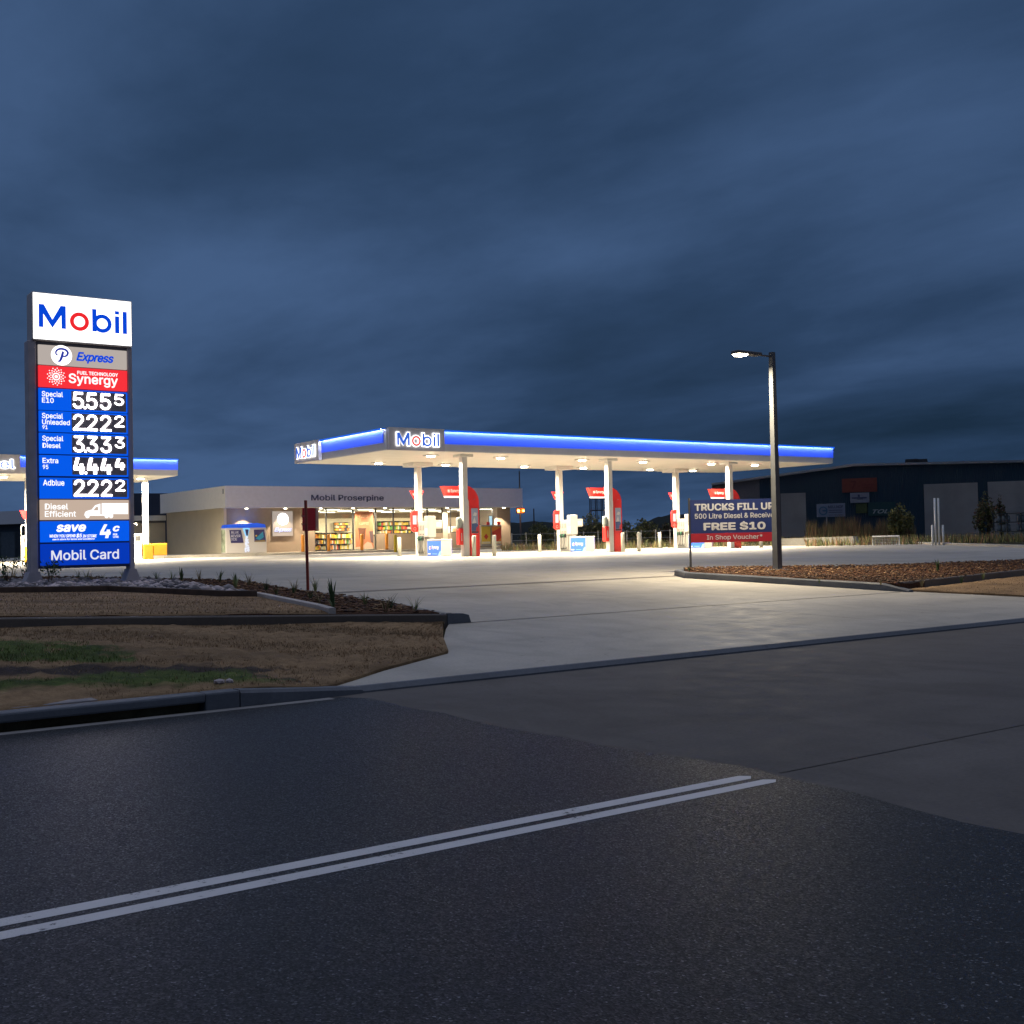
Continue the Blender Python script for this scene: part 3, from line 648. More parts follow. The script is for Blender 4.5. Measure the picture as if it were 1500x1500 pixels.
for i, (px, lb) in enumerate(((12, 'leafy young shrub on the mulch left of the price sign'), (72, 'leafy young shrub seen under the price sign'), (38, 'leafy young shrub beside the left sign post'))):
    q = atz(px, 849, .92); t = thing('young_shrub', lb, 'shrub', (q[0], q[1], zg(q[0], q[1])), 'young shrubs')
    sb = B(); r = np.random.RandomState(70+i); L_ = []
    for j in range(5):
        a = r.uniform(0, 6.28); e_ = np.array([q[0]+.16*math.cos(a), q[1]+.16*math.sin(a), t.location.z+r.uniform(.35, .62)]); sb.tube([q*[1, 1, 0]+[0, 0, t.location.z], e_], [.012, .005], 5)
        for k_ in range(26): L_.append(e_+r.normal(0, .07, 3)-[0, 0, .06])
    sb.build('stem', mat('stem_brown', (.08, .05, .03), .8), t)
    blades('leaves', L_, r.uniform(.03, .07, len(L_)), .05, PLANT[0], 1.2, parent=t, kind=None, seed=i)
for i, (px, py) in enumerate(((326, 1005), (341, 1004))):
    q = atz(px, py, .2)+np.array([.05, .22, 0]); b = B(); b.add([tuple(v) for v in sv*np.array([.06-.015*i, .045, .03])*(1+np.random.RandomState(i).uniform(-.15, .15, (len(sv), 1)))+np.array([q[0], q[1], zv(q[0], q[1])+.02])], [tuple(f) for f in sf])
    tag(b.build('pale_stone', MATS['stone_pale']), ('larger of two pale stones on the verge near the kerb', 'smaller of two pale stones on the verge near the kerb')[i], 'stone')
# ================================================================== price sign
YP = 27.5
def pp(x, y): q = atY(x, y, YP); return q[0], q[2]
gx, gzz = 7.3, .71
PS = thing('price_sign', 'tall lit price sign with white top box and blue panels on grey posts', 'price sign', (7.3, YP, .70))
OP = (0, YP, 0)
XL, XR = pp(46, 426)[0], pp(193.4, 440)[0]; ZT, ZB = pp(46, 426)[1], pp(46.5, 497.5)[1]
lb = B().box(XL, XR, YP, YP+.5, ZB, ZT, bev=.03).build('logo_box', mat('sign_case_grey', (.5, .48, .5), .45), PS)
B().box(XL+.03, XR-.03, YP-.012, YP-.002, ZB+.03, ZT-.03).build('lit_face', E_WHITE, lb)
b = B(); lx0, lz0 = pp(56.6, 478.8); lx1 = pp(185.8, 488)[0]; wordmark(b, lx0, lz0, lx1-lx0, OP, XV, ZV, NY, .013, .018); b.build('lettering', [E_LOGOB, E_LOGOR], lb)
pL = (pp(41, 600)[0], pp(56, 600)[0]); pR = (pp(187.3, 600)[0], pp(197, 600)[0])
for a, c in (pL, pR):
    po = B().box(a+.02, c-.02, YP+.06, YP+.40, .6, ZB-.004, bev=.02).build('post', SIGNPOST, PS)
    m_ = (a+c)/2; bp = B()
    bp.prism([(a-.16-m_, .55), (c+.16-m_, .55), (c+.12-m_, .76), (c-m_+.0, 1.10), (a-m_-.0, 1.10), (a-.12-m_, .76)], (m_, YP+.23, 0), XV, ZV, (0, 1, 0), -.21, .21)
    bp.build('base_flare', SIGNPOST, po)
    [(lambda bs: (disc(bs, m_+dx, .66, .025, (0, YP+.02, 0), XV, ZV, NY, 0, .03, n=6), bs.build('bolt', GALV, po)))(B()) for dx in (-.16, .16)]
B().box(pL[1]-.03, pR[0]+.03, YP+.09, YP+.34, pp(60, 833.5)[1], ZB-.004).build('panel_frame', mat('sign_frame_dark', (.10, .10, .12), .5, .3), PS)
PXL, PXR = pp(57.5, 600)[0], pp(187.2, 600)[0]
def panel(name, y0, y1, face, label=None):
    z1, z0 = pp(58.5, y0)[1], pp(58.5, y1)[1]
    o = B().box(PXL, PXR, YP+.02, YP+.088, z0, z1, bev=.008).build(name, face, PS)
    if label: o['label'] = label
    return o, z0, z1
OF = (0, YP+.02, 0)
def tx(b, body, x0, y0, x1, y1, mi=0, **kw):          # pixel rectangle on the sign front
    X0, Z0 = pp(x0, y1); Z1 = pp(x0, y0)[1]; X1 = pp(x1, y1)[0]; add_text(b, body, (X0, Z0, X1, Z1), OF, XV, ZV, NY, .002, mi, **kw)
o, z0, z1 = panel('express_panel', 504.2, 533, E_GREY, 'grey panel with round P badge')
b = B(); cX, cZ = pp(90.4, 520.4); disc(b, cX, cZ, .232, OF, XV, ZV, NY, .002, .006)
bd = b.build('badge', E_WHITE, o)
b = B(); q = lambda u, v: (cX+u*.15, cZ+v*.15)
stroke(b, [q(-.55, -.95), q(-.25, -.85), q(.0, -.3), q(.2, .45), q(.28, .62)], [.03, .05, .06, .055, .035], OF, XV, ZV, NY, .007, .010)
stroke(b, [q(-.55, -.05), q(-.82, .2), q(-.75, .65), q(-.2, .98), q(.55, .9), q(.92, .5), q(.75, .02), q(.3, -.15), q(.05, -.02)], [.03, .036, .04, .05, .05, .052, .046, .036, .024], OF, XV, ZV, NY, .007, .010)
b.build('letter', E('badge_ink', (.03, .05, .42), .8), bd)
b = B(); tx(b, 'Express', 112, 515, 167, 531.5, bold=.03, shear=.3, spacing=.95); b.build('lettering', E_SCRIPT, o)
o, z0, z1 = panel('brand_panel', 534.6, 566, E_RED, 'red panel with dotted burst')
def burst(b, cX, cZ, R_, O, Rv, Uv, Nv, d, n=13, mi=0):
    for rr, sz, k0 in ((.58, .075, 0), (.76, .085, .5), (.95, .065, 0)):
        for k in range(n):
            a = 2*math.pi*(k+k0)/n; disc(b, cX+math.cos(a)*R_*rr, cZ+math.sin(a)*R_*rr, R_*sz, O, Rv, Uv, Nv, d, d+.003, mi, 8)
    ring(b, cX, cZ, R_*.44, R_*.30, O, Rv, Uv, Nv, d, d+.003, mi, 20); disc(b, cX, cZ, R_*.2, O, Rv, Uv, Nv, d, d+.003, mi, 14)
b = B(); cX, cZ = pp(82.6, 551.5); burst(b, cX, cZ, .205, OF, XV, ZV, NY, .002); tx(b, 'FUEL TECHNOLOGY', 113.5, 543, 173, 548.3, bold=.02); tx(b, 'Synergy', 101, 546.5, 173, 564.5, bold=.016); b.build('lettering', E_TXT, o)
rows = ((567.8, 599.6, ((('Special'), 61.6, 572.4, 92.4, 582.2), ('E10', 61.8, 582, 79, 589.5)), '555', '5', (574, 598)),
        (601, 631.6, (('Special', 61.8, 604.4, 92.5, 614.2), ('Unleaded', 62, 614, 102.6, 621.4), ('91', 62.4, 622.6, 70, 628.2)), '222', '2', (606.4, 630)),
        (633.4, 664.2, (('Special', 62.2, 637.6, 93, 647.4), ('Diesel', 62.6, 648.4, 89, 655.8)), '333', '3', (638, 662)),
        (666.2, 696.6, (('Extra', 62.6, 670.6, 85.6, 678.2), ('95', 63, 680.6, 71, 687)), '444', '4', (670.4, 694)),
        (699.4, 730, (('Adblue', 63.4, 702.6, 94.6, 711.2),), '222', '2', (702.4, 727)))
for y0, y1, T_, d3, d1, (dy0, dy1) in rows:
    o, z0, z1 = panel('fuel_panel', y0, y1, E_BLUE, 'blue price panel for '+' '.join(t[0] for t in T_))
    b = B(); [tx(b, *t, bold=.012) for t in T_]; b.build('lettering', E_TXT, o)
    bx0, bx1 = pp(105, 600)[0], pp(185, 600)[0]; B().box(bx0, bx1, YP+.012, YP+.019, z0+.035, z1-.035).build('digit_board', DIGBACK, o)
    for k, dgt in enumerate(d3):
        b = B(); X0 = pp((107.2, 127, 147)[k], 600)[0]; X1 = pp((122.8, 142.6, 162.6)[k], 600)[0]; Z1, Z0 = pp(107, dy0)[1], pp(107, dy1)[1]
        if dgt == '4': open_four(b, X0, Z0, X1, Z1, (0, YP+.012, 0), XV, ZV, NY, .002, .006)
        else: add_text(b, dgt, (X0, Z0, X1, Z1), (0, YP+.012, 0), XV, ZV, NY, .002, 0, bold=.004)
        if k == 0: b.box(X1+.008, X1+.052, YP+.005, YP+.010, Z0, Z0+.05)
        b.build('digit', E_LED, o)
    b = B(); q4 = (pp(168, 600)[0], pp(107, dy0+16.5)[1], pp(181.6, 600)[0], pp(107, dy0)[1])
    if d1 == '4': open_four(b, *q4, (0, YP+.012, 0), XV, ZV, NY, .002, .006)
    else: add_text(b, d1, q4, (0, YP+.012, 0), XV, ZV, NY, .002, 0, bold=.0)
    b.build('digit', E_LED, o)
o, z0, z1 = panel('diesel_panel', 732, 761.6, E_TAN, 'tan panel with white lorry')
b = B(); tx(b, 'Diesel', 66, 737.4, 100, 746.4, bold=.012); tx(b, 'Efficient', 66, 748.2, 111.6, 757.2, bold=.012); b.build('lettering', E_TXT, o)
b = B(); P2 = lambda *q: [pp(x, y) for x, y in q]
b.prism(P2((149.2, 737), (188, 737), (188, 753), (149.2, 753)), OF, XV, ZV, NY, .002, .006)
b.prism(P2((123.6, 754.5), (125, 750), (128.4, 748), (134.5, 746.5), (139.8, 740), (147.4, 737.6), (147.4, 754.5)), OF, XV, ZV, NY, .002, .006)
b.prism(P2((147.4, 753.4), (166, 753.4), (166, 755.5), (123.6, 755.5), (123.6, 754.9)), OF, XV, ZV, NY, .0025, .0055)
for wx in (128.4, 156.5, 163): disc(b, *pp(wx, 756), .048, OF, XV, ZV, NY, .002, .007)
b.build('lorry_emblem', E_TXT, o)
b = B(); b.prism(P2((137, 747.5), (141, 742.6), (144, 742.6), (144, 747.5)), OF, XV, ZV, NY, .006, .008); b.build('lorry_window', E_TAN, o)
o, z0, z1 = panel('offer_panel', 763.8, 794.6, E_BLUE, 'blue panel offering 4c off')
b = B(); tx(b, 'save', 82.8, 768.4, 126.4, 779.4, bold=.03, shear=.2); tx(b, 'WHEN YOU SPEND', 73, 783, 111, 787.6, bold=.02, shear=.2); tx(b, '$5', 112, 781.2, 120.5, 788, bold=.02, shear=.2); tx(b, 'IN STORE', 121.5, 783, 142, 787.4, bold=.02, shear=.2)
tx(b, 'see in store for terms and conditions', 77, 788.8, 139, 791.4, bold=.02, shear=.2)
open_four(b, *pp(145.2, 788.4), *pp(160.5, 768), OF, XV, ZV, NY, .002, .006, 0, .22); tx(b, 'c', 165.6, 770.2, 175.8, 778.6, bold=.035, shear=.25); tx(b, 'PER', 166, 781.4, 172, 784.2, bold=.016); tx(b, 'LITRE', 166, 785, 174, 787.8, bold=.016)
b.build('lettering', E_TXT, o)
o, z0, z1 = panel('card_panel', 797.2, 829.2, E_DBLUE, 'darker blue bottom panel')
b = B(); tx(b, 'Mobil Card', 75.4, 806.2, 174.6, 821.2, bold=.012); b.build('lettering', E_TXT2, o)

# ================================================================== canopies
def canopy(name, label, X0, X1, Y0, Y1, zb, zt, box_front, box_left, word, cols, lights, watt, cap):
    T = thing(name, label, 'canopy', ((X0+X1)/2, (Y0+Y1)/2, zb))
    zm = zb+.36*(zt-zb)
    B().box(X0, X1, Y0, Y1, zb+.02, zt-.02).build('roof_deck', WHITE, T)
    sf_ = B().box(X0+.03, X1-.03, Y0+.03, Y1-.03, zb-.0, zb+.016)
    sf_.build('soffit', CEIL, T)
    fx0, fx1 = box_front
    def band(ax, a, c, out):                                       # lit blue band with its led line under a lip
        bb_ = B(); l_ = B(); le = B()
        if ax == 'x':
            bb_.box(a, c, out-.045, out-.003, zm, zt-.05); l_.box(a, c, out-.17, out+.12, zt-.018, zt+.03); l_.box(a, c, out-.17, out-.155, zt-.062, zt-.0185); le.box(a+.01, c-.01, out-.145, out-.105, zt-.030, zt-.0185)
        else:
            bb_.box(out-.045, out-.003, a, c, zm, zt-.05); l_.box(out-.17, out+.12, a, c, zt-.018, zt+.03); l_.box(out-.17, out-.155, a, c, zt-.062, zt-.0185); le.box(out-.145, out-.105, a+.01, c-.01, zt-.030, zt-.0185)
        o = bb_.build('light_band', BLUELIT, T); l_.build('cover_strip', CAPLIT, o); le.build('led_strip', LEDLINE, o)
    band('x', fx1+.02, X1, Y0)
    if fx0 > X0+.5: band('x', X0, fx0-.02, Y0)
    if box_left: band('y', Y0+.3, box_left[0]-.02, X0)
    def halo_box(O, Rv, Nv, w_, nm):
        Ov = Vector([float(v) for v in O]); Rvv = Vector(Rv); Nvv = Vector(Nv); hh = zt-zb+.02
        bb_ = B().prism([(0, -.02), (w_, -.02), (w_, hh+.03), (0, hh+.03)], Ov, Rv, ZV, Nv, .003, .20)
        o = bb_.build('logo_box', GREYBOX, T)
        if nm == 'logo':
            k = (w_*.76)/6.42; hx, hz = w_*.125, hh*.5-.85*k
            h = B(); wordmark(h, hx, hz, w_*.76, Ov, Rv, ZV, Nv, .25, .258, 0, 0, grow=.085); h.build('halo', E_HALO, o)
            l_ = B(); wordmark(l_, hx, hz, w_*.76, Ov, Rv, ZV, Nv, .268, .285, 0, 1, grow=-.02); l_.build('lettering', [E_HBLUE, E_HRED], o)
        else:
            h = B(); add_text(h, word, (w_*.10, hh*.22, w_*.92, hh*.80), Ov, Rv, ZV, Nv, .25, bold=.05); h.build('halo', E_HALO, o)
            l_ = B(); add_text(l_, word, (w_*.115, hh*.25, w_*.905, hh*.77), Ov, Rv, ZV, Nv, .268, bold=.0); l_.build('lettering', E_HBLUE, o)
    halo_box((fx0, Y0, zb), XV, NY, fx1-fx0, 'logo' if word == 'logo' else 'text')
    if box_left: halo_box((X0, box_left[1], zb), (0, -1, 0), (-1, 0, 0), box_left[1]-box_left[0], 'logo')
    for x, y, z in cols:
        c = B().box(x-.15, x+.15, y-.16, y+.16, z, zb-.002, bev=.02).build('column', WHITE, T)
        if cap: k_ = 1 if y > 52 else .62; B().box(x-cap[0]*k_, x+cap[0]*k_, y-cap[1]*k_, y+cap[1]*k_, zb-cap[2]*k_, zb-.004, bev=.01).build('column_cap', WHITE, c)
        B().box(x-.19, x+.19, y-.2, y+.2, z-.05, z+.03, bev=.01).build('base_plate', GALV, c)
    for x, y in lights:
        d_ = B().box(x-.3, x+.3, y-.3, y+.3, zb-.06, zb-.003, bev=.015).build('downlight', WHITE, T)
        l_ = B(); disc(l_, 0, 0, .2, (x, y, zb-.062), XV, (0, 1, 0), (0, 0, -1), 0, .05); l_.build('lens', E_DOWN, d_)
        lamp('AREA', (x, y, zb-.14), watt, (1, .87, .64), .4, T, spread=R(162))
    return T
FY, BY = 49.2, 55.3
fcx = [float(atY(x, 800, FY)[0]) for x in (684.5, 896.8, 1074.5)]; bcx = [float(atY(x, 780, BY)[0]) for x in (613.3, 818.8, 989.5)]
fcx = [atY(px, py, FY-.16)[0]+.15 for px, py in ((680, 815), (893.5, 809), (1071, 803))]; bcx = [atY(px, py, BY-.16)[0]-.15 for px, py in ((620, 812), (826.5, 806), (997, 801))]
ZF = gz(49.2); ZBk = gz(55.3)
lx = [30.3, 34.6, 40.1, 44.6, 50.1, 53.9]
canopy('fuel_canopy', 'long flat fuel canopy edged with a glowing blue band over the pumps', 26.6, 58.75, 47.8, 57.7, 5.97, 6.98,
       (26.62, float(atY(648, 640, 47.8)[0])), (float(atX(471.5, 650, 26.6)[1]), 57.68), 'logo',
       [(x, FY, ZF) for x in fcx]+[(x, BY, ZBk) for x in bcx], [(x, 49.9) for x in lx]+[(x, 55.4) for x in lx], 1100, (.62, .6, .22))
LZ = .83
lcx = [(float(atY(213.5, 780, 73)[0]), 73, gz(73)), (float(atY(41.5, 780, 74.5)[0]), 74.5, gz(74.5))]
canopy('diesel_canopy', 'smaller canopy with a grey Diesel box, partly behind the price sign', 4.5, 24.15, 69.8, 77.6, 5.97, 6.98, (11.6, float(atY(28.5, 680, 69.8)[0])), None, 'Diesel',
       lcx, [(22.6, 72.2), (19.5, 72.2), (14.6, 72.2), (9, 72.2)], 3600, None)
# yellow guards at the diesel columns
for (x, y, z), s1, lb_ in zip(lcx, (1, -1), ('yellow steel guard around the diesel column right of the price sign', 'yellow steel guard around the diesel column left of the price sign')):
    g = thing('column_guard', lb_, 'guard', (x, y-.35, z), 'yellow column guards')
    B().box(x-.30, x+.30, y-.52, y-.30, z, z+.98, bev=.04).build('guard_plate', YEL, g)
    if s1 > 0: B().box(x+.31, x+1.2, y-.50, y-.34, z+.25, z+1.0, bev=.04).build('guard_wing', YEL, g)
def diesel_pump(px, pY, lb_):
    q = atY(px, 815, pY); z = gz(pY); g = thing('diesel_pump', lb_, 'fuel pump', (q[0], pY, z), 'diesel pumps')
    B().box(q[0]-.22, q[0]+.22, pY-.3, pY+.3, z, z+1.65, bev=.03).build('cabinet', WHITE, g)
    B().box(q[0]-.16, q[0]+.16, pY-.312, pY-.302, z+1.2, z+1.52).build('screen', DARK, g)
    B().tube([(q[0]-.24, pY, z+1.2), (q[0]-.24, pY, z+2.2), (q[0]-.2, pY, z+2.3), (q[0]-.02, pY, z+2.32), (q[0]+.02, pY, z+2.2)], .035, 8).build('hose_mast', WHITE, g)
    B().tube([(q[0]-.1, pY-.34, z+1.2), (q[0]-.2, pY-.36, z+.5), (q[0]-.05, pY-.36, z+.15), (q[0]+.12, pY-.36, z+.3), (q[0]+.1, pY-.34, z+1.1)], .022, 7).build('hose', DARK, g)
diesel_pump(200.5, 74.3, 'white diesel pump with a bent hose mast just right of the price sign')
diesel_pump(37.5, 76.2, 'white diesel pump beside the yellow guard left of the price sign')
q = atY(39.5, 754, 73.9); g = thing('column_flag', 'small red sign on the far left diesel column', 'sign', (q[0], 73.9, q[2]))
B().prism([(-.42, .26), (.42, .26), (.2, -.26), (-.2, -.26)], (q[0], 73.9, q[2]), XV, ZV, NY, -.03, .03).build('board', REDLIT, g)

# ================================================================== pump islands
NX, RYm = (-1, 0, 0), (0, -1, 0)
def at_(b, fn): return b
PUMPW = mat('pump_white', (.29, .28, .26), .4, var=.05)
def make_dispenser():
    t = thing('fuel_dispenser', '', 'fuel pump'); w_ = .45
    B().box(0, w_, 0, 1.12, 0, .1, bev=.01).build('plinth', STEEL, t)
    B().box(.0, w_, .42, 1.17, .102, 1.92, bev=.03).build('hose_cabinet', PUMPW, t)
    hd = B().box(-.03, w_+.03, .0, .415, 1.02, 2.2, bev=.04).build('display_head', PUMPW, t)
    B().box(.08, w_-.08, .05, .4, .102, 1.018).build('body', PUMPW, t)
    B().prism([(.06, .66), (.34, .66), (.34, .90), (.06, .90)], (-.03, .415, 1.02), RYm, ZV, NX, .002, .01).build('screen', DIGBACK, hd)
    B().prism([(.06, .1), (.34, .1), (.34, .5), (.06, .5)], (-.03, .415, 1.02), RYm, ZV, NX, .002, .008).build('notice', mat('notice_cream', (.62, .58, .48), .6), hd)
    wg = B().box(w_+.034, w_+.50, .1, .34, 1.50, 1.96, bev=.02).build('side_display', PUMPW, t)
    B().box(w_+.1, w_+.43, .088, .098, 1.6, 1.85).build('price_window', mat('lcd_grey', (.45, .47, .43), .3), wg)
    for k in range(4):
        y = .55+.155*k; nz_ = B().box(-.09, -.005, y-.03, y+.03, .86, 1.10, bev=.015); nz_.tube([(-.06, y, 1.08), (-.14, y, .98), (-.13, y, .84)], [.022, .026, .018], 7)
        n_ = nz_.build('nozzle', mat('nozzle_green', (.02, .12, .07), .5) if k % 2 else DARK, t)
        B().box(-.016, -.004, y-.012, y+.012, 1.42, 1.70).build('hose_slot', DARK, t)
        B().box(-.018, -.004, y-.022, y+.022, 1.16, 1.24).build('grade_tag', RED if k % 2 else DARK, t)
        B().tube([(-.10, y, .86), (-.13, y-.01, .55), (-.12, y-.03, .28), (-.10, y-.07, .15), (-.08, y-.10, .17), (-.06, y-.11, .30)], .019, 7).build('hose', DARK, t)
    return t
def make_bin():
    t = thing('service_bin', '', 'service cabinet')
    B().box(0, .66, 0, 1.42, .0, .86, bev=.02).build('cabinet', mat('bin_grey', (.33, .32, .30), .5, var=.04), t)
    B().box(-.02, .68, -.02, 1.44, .862, .91, bev=.01).build('lid', WHITE, t)
    p = B().prism([(.02, .03), (1.40, .03), (1.40, .82), (.02, .82)], (0, 1.42, 0), RYm, ZV, NX, .003, .012).build('poster', mat('poster_blue', (.03, .12, .62), .4), t)
    b = B(); O = (-.012, 1.42, 0); add_text(b, 'Synergy', (.46, .34, 1.2, .58), O, RYm, ZV, NX, .002, bold=.016); ring(b, .27, .45, .10, .05, O, RYm, ZV, NX, .002, .006, 0, 16); disc(b, .33, .45, .045, O, RYm, ZV, NX, .006, .008, 1, 12)
    b.prism([(.06, .10), (.34, .10), (.34, .16), (.06, .16)], O, RYm, ZV, NX, .002, .006); b.prism([(.5, .11), (1.0, .11), (1.0, .14), (.5, .14)], O, RYm, ZV, NX, .002, .006, 2)
    b.prism([(1.1, .03), (1.38, .03), (1.38, .30), (1.28, .26), (1.18, .15)], O, RYm, ZV, NX, .002, .006, 2)
    b.build('lettering', [SIGNWHITE, RED, mat('poster_pale_blue', (.25, .45, .85), .5)], p)
    B().box(.664, .676, .0, 1.42, .03, .84).build('side_trim', BLUEP, t)
    return t
def make_arch():                 # origin: right bottom corner of the leg, X to the left is negative
    t = thing('fuel_arch', '', 'arch sign')
    Hh, tk, Rr, W_ = 3.62, .56, .85, .62
    out_ = [(0, 0)]+[(-Rr+Rr*math.cos(a), Hh-Rr+Rr*math.sin(a)) for a in np.linspace(0, math.pi/2, 10)]
    inn = [(-tk-.30+.30*math.cos(a), Hh-.58-.30+.30*math.sin(a)) for a in np.linspace(math.pi/2, 0, 7)]+[(-tk, 0)]
    body = [(0, 0)]+out_[1:]+[(-1.02, Hh)]+[(-.86, Hh-.58)]+inn
    B().prism(body, (0, 0, 0), XV, ZV, NY, -.36, .0).build('leg', RED, t)
    B().prism([(-tk-.012, .0), (-tk-.10, .0), (-tk-.10, Hh-.88), (-tk-.16, Hh-.72), (-tk-.30, Hh-.60), (-tk-.012, Hh-.60)], (0, 0, 0), XV, ZV, NY, -.30, -.05).build('edge_panel', mat('arch_pale_edge', (.75, .55, .50), .4), t)
    ar = B().prism([(-1.72, Hh+.0), (-.55, Hh+.0), (-.55, Hh-.5), (-1.48, Hh-.5)], (0, .75, 0), XV, ZV, NY, -.28, 0).build('arm', RED, t)
    B().prism([(-1.47, Hh-.58), (-.55, Hh-.58), (-.55, Hh-.503), (-1.50, Hh-.503)], (0, .75, 0), XV, ZV, NY, -.25, -.03).build('arm_light', E('arm_light_white', (1, .9, .85), 1.6), ar)
    b = B(); add_text(b, 'Synergy', (-1.22, Hh-.36, -.62, Hh-.15), (0, .75, 0), XV, ZV, NY, .003, bold=.016); burst(b, -1.34, Hh-.25, .1, (0, .75, 0), XV, ZV, NY, .003, 10); b.build('lettering', mat('sign_white_text', (.85, .8, .78), .5), ar)
    po = B().box(-.49, -.08, -.016, -.003, 1.18, 2.46).build('poster', mat('poster_sky', (.32, .38, .52), .35), t)
    b = B(); b.add([(-.48, -.019, 1.3), (-.09, -.019, 1.3), (-.09, -.019, 1.62), (-.3, -.019, 1.78), (-.48, -.019, 1.68)], [(0, 1, 2, 3, 4)]); b.add([(-.46, -.0195, 1.68), (-.2, -.0195, 1.7), (-.3, -.0195, 2.0)], [(0, 1, 2)], 1); b.add([(-.24, -.022, 1.27), (-.09, -.022, 1.27), (-.09, -.022, 1.55), (-.2, -.022, 1.48)], [(0, 1, 2, 3)], 2)
    b.add([(-.40, -.021, 2.08), (-.2, -.021, 2.06), (-.14, -.021, 2.2), (-.3, -.021, 2.26)], [(0, 1, 2, 3)], 1); b.add([(-.49, -.021, 1.19), (-.08, -.021, 1.19), (-.08, -.021, 1.29), (-.49, -.021, 1.29)], [(0, 1, 2, 3)], 3)
    b.build('picture', [mat('poster_navy', (.05, .09, .22), .4), mat('poster_pale', (.62, .62, .62), .4), mat('poster_redcar', (.5, .05, .06), .4), mat('poster_dark', (.06, .02, .03), .5)], po)
    B().box(-.30, -.26, -.03, -.001, 2.9, 2.94).build('stud', GALV, t)
    return t
def make_terminal():             # red shield with a white screen
    t = thing('payment_panel', '', 'payment panel')
    o = B().prism([(-.06, .0), (-.17, .10), (-.20, .35), (-.20, .95), (-.14, 1.12), (.0, 1.18), (.22, 1.18), (.22, 0.98), (.16, .85), (.16, .30), (.22, .22), (.22, .02), (.1, .0)], (0, 0, 0), XV, ZV, NY, -.12, .0).build('panel', RED, t)
    B().box(-.12, .11, -.012, -.003, .42, .92).build('screen', E('pay_screen', (.62, .66, .72), .9), o)
    b = B(); ring(b, .0, .18, .09, .065, (0, 0, 0), XV, ZV, NY, .003, .008, 0, 16); b.build('emblem', mat('faded_red_white', (.75, .35, .33), .5), o)
    B().box(.1, .26, .10, .16, .5, .62).build('bracket', GALV, t)
    return t
def make_flag():
    t = thing('column_flag', '', 'sign')
    o = B().prism([(-.46, .23), (.46, .23), (.2, -.23), (-.2, -.23)], (0, 0, 0), XV, ZV, NY, -.05, .0).build('board', REDLIT, t)
    b = B(); add_text(b, 'Synergy', (-.28, -.06, .28, .1), (0, 0, 0), XV, ZV, NY, .003, bold=.016); b.build('lettering', MATS['sign_white_text'], o); return t
def make_extinguisher():
    t = thing('extinguisher_box', '', 'extinguisher box')
    o = B().box(-.24, 0, 0, .3, 0, .84, bev=.02).build('cabinet', RED, t)
    B().box(-.13, -.09, -.012, -.002, .2, .6).build('marking', SIGNWHITE, o); return t
def make_wash():
    t = thing('screen_wash_unit', '', 'wash unit')
    B().box(-.30, 0, 0, .26, 0, .55, bev=.11).build('tub', mat('wash_grey', (.30, .34, .32), .35), t)
    B().tube([(-.2, .1, .5), (-.24, .1, .85)], .015, 6).build('squeegee', DARK, t)
    B().prism([(-.28, .05), (-.05, .05), (-.02, -.6), (-.12, -.6)], (0, .05, 0), XV, ZV, NY, -.12, 0).build('towel_holder', MATS['wash_grey'], t); return t
def make_bollard(name, m_, h, r0=.105):
    t = thing(name, '', 'bollard')
    B().tube([(0, 0, 0), (0, 0, h-.04), (0, 0, h-.012), (0, 0, h)], [r0, r0, r0*.85, r0*.45], 18).build('post', m_, t, smooth=True)
    B().tube([(0, 0, -.02), (0, 0, .015)], [r0*1.5, r0*1.5], 18).build('base_plate', GALV, t); return t
USED = set()
def put(proto, loc, label, group, rz=0):
    o = proto if proto not in USED else copy_tree(proto)
    USED.add(proto); o.location = [float(v) for v in loc]; o.rotation_euler.z = rz; o['label'] = label; o['group'] = group; return o
disp, bin_, arch, term, flag, ext, wash = make_dispenser(), make_bin(), make_arch(), make_terminal(), make_flag(), make_extinguisher(), make_wash()
ord_ = ('left', 'middle', 'right')
which = ('the island nearest the price sign', 'the middle pump island', 'the right island behind the trucks board')
dx = [c-bcx[0] for c in bcx]
for i in range(3):
    z = gz(53); x0 = 32.4+dx[i]; W = which[i]
    put(bin_, (x0, 52.48, z), 'grey service cabinet with a blue poster at '+W, 'service cabinets of the pump islands')
    put(disp, (x0+.12, 53.94, z), 'white fuel dispenser with four hoses at '+W, 'fuel dispensers')
    put(term, (bcx[i]-.38, BY-.2, z+1.34), 'red payment panel with a pale screen at '+W, 'payment panels')
    put(flag, (bcx[i]+.10, BY+.30, z+3.42), 'small red sign high on the rear column of '+W, 'red column signs')
    fx = fcx[i]
    put(arch, (fx+.93, FY+.02, ZF), 'red arch sign with a picture poster at '+W, 'red arch signs')
    put(ext, (fx-.155, FY-.14, ZF+.6), 'red extinguisher cabinet on the front column of '+W, 'extinguisher cabinets')
    put(wash, (fx-.155, FY-.11, ZF+1.46), 'grey windscreen wash tub on the front column of '+W, 'windscreen wash units')
pb = make_bollard('bollard', PALE, 1.07)
for px, Y, lb_ in ((694.3, 48.6, 'pale bollard at the foot of the left red arch'), (724, 48.3, 'pale bollard right of the left red arch'), (912.5, 48.6, 'pale bollard at the foot of the middle red arch'), (936, 48.3, 'pale bollard right of the middle red arch'),
                  (1115, 48.3, 'pale bollard low behind the trucks board'), (585, 56.6, 'pale bollard beside the yellow bollard before the shop'), (790.5, 56.6, 'pale bollard left of the middle dispenser'), (966.5, 56.6, 'pale bollard left of the right dispenser')):
    put(pb, (atY(px, 800, Y)[0], Y, gz(Y)), lb_, 'pale bollards of the forecourt')

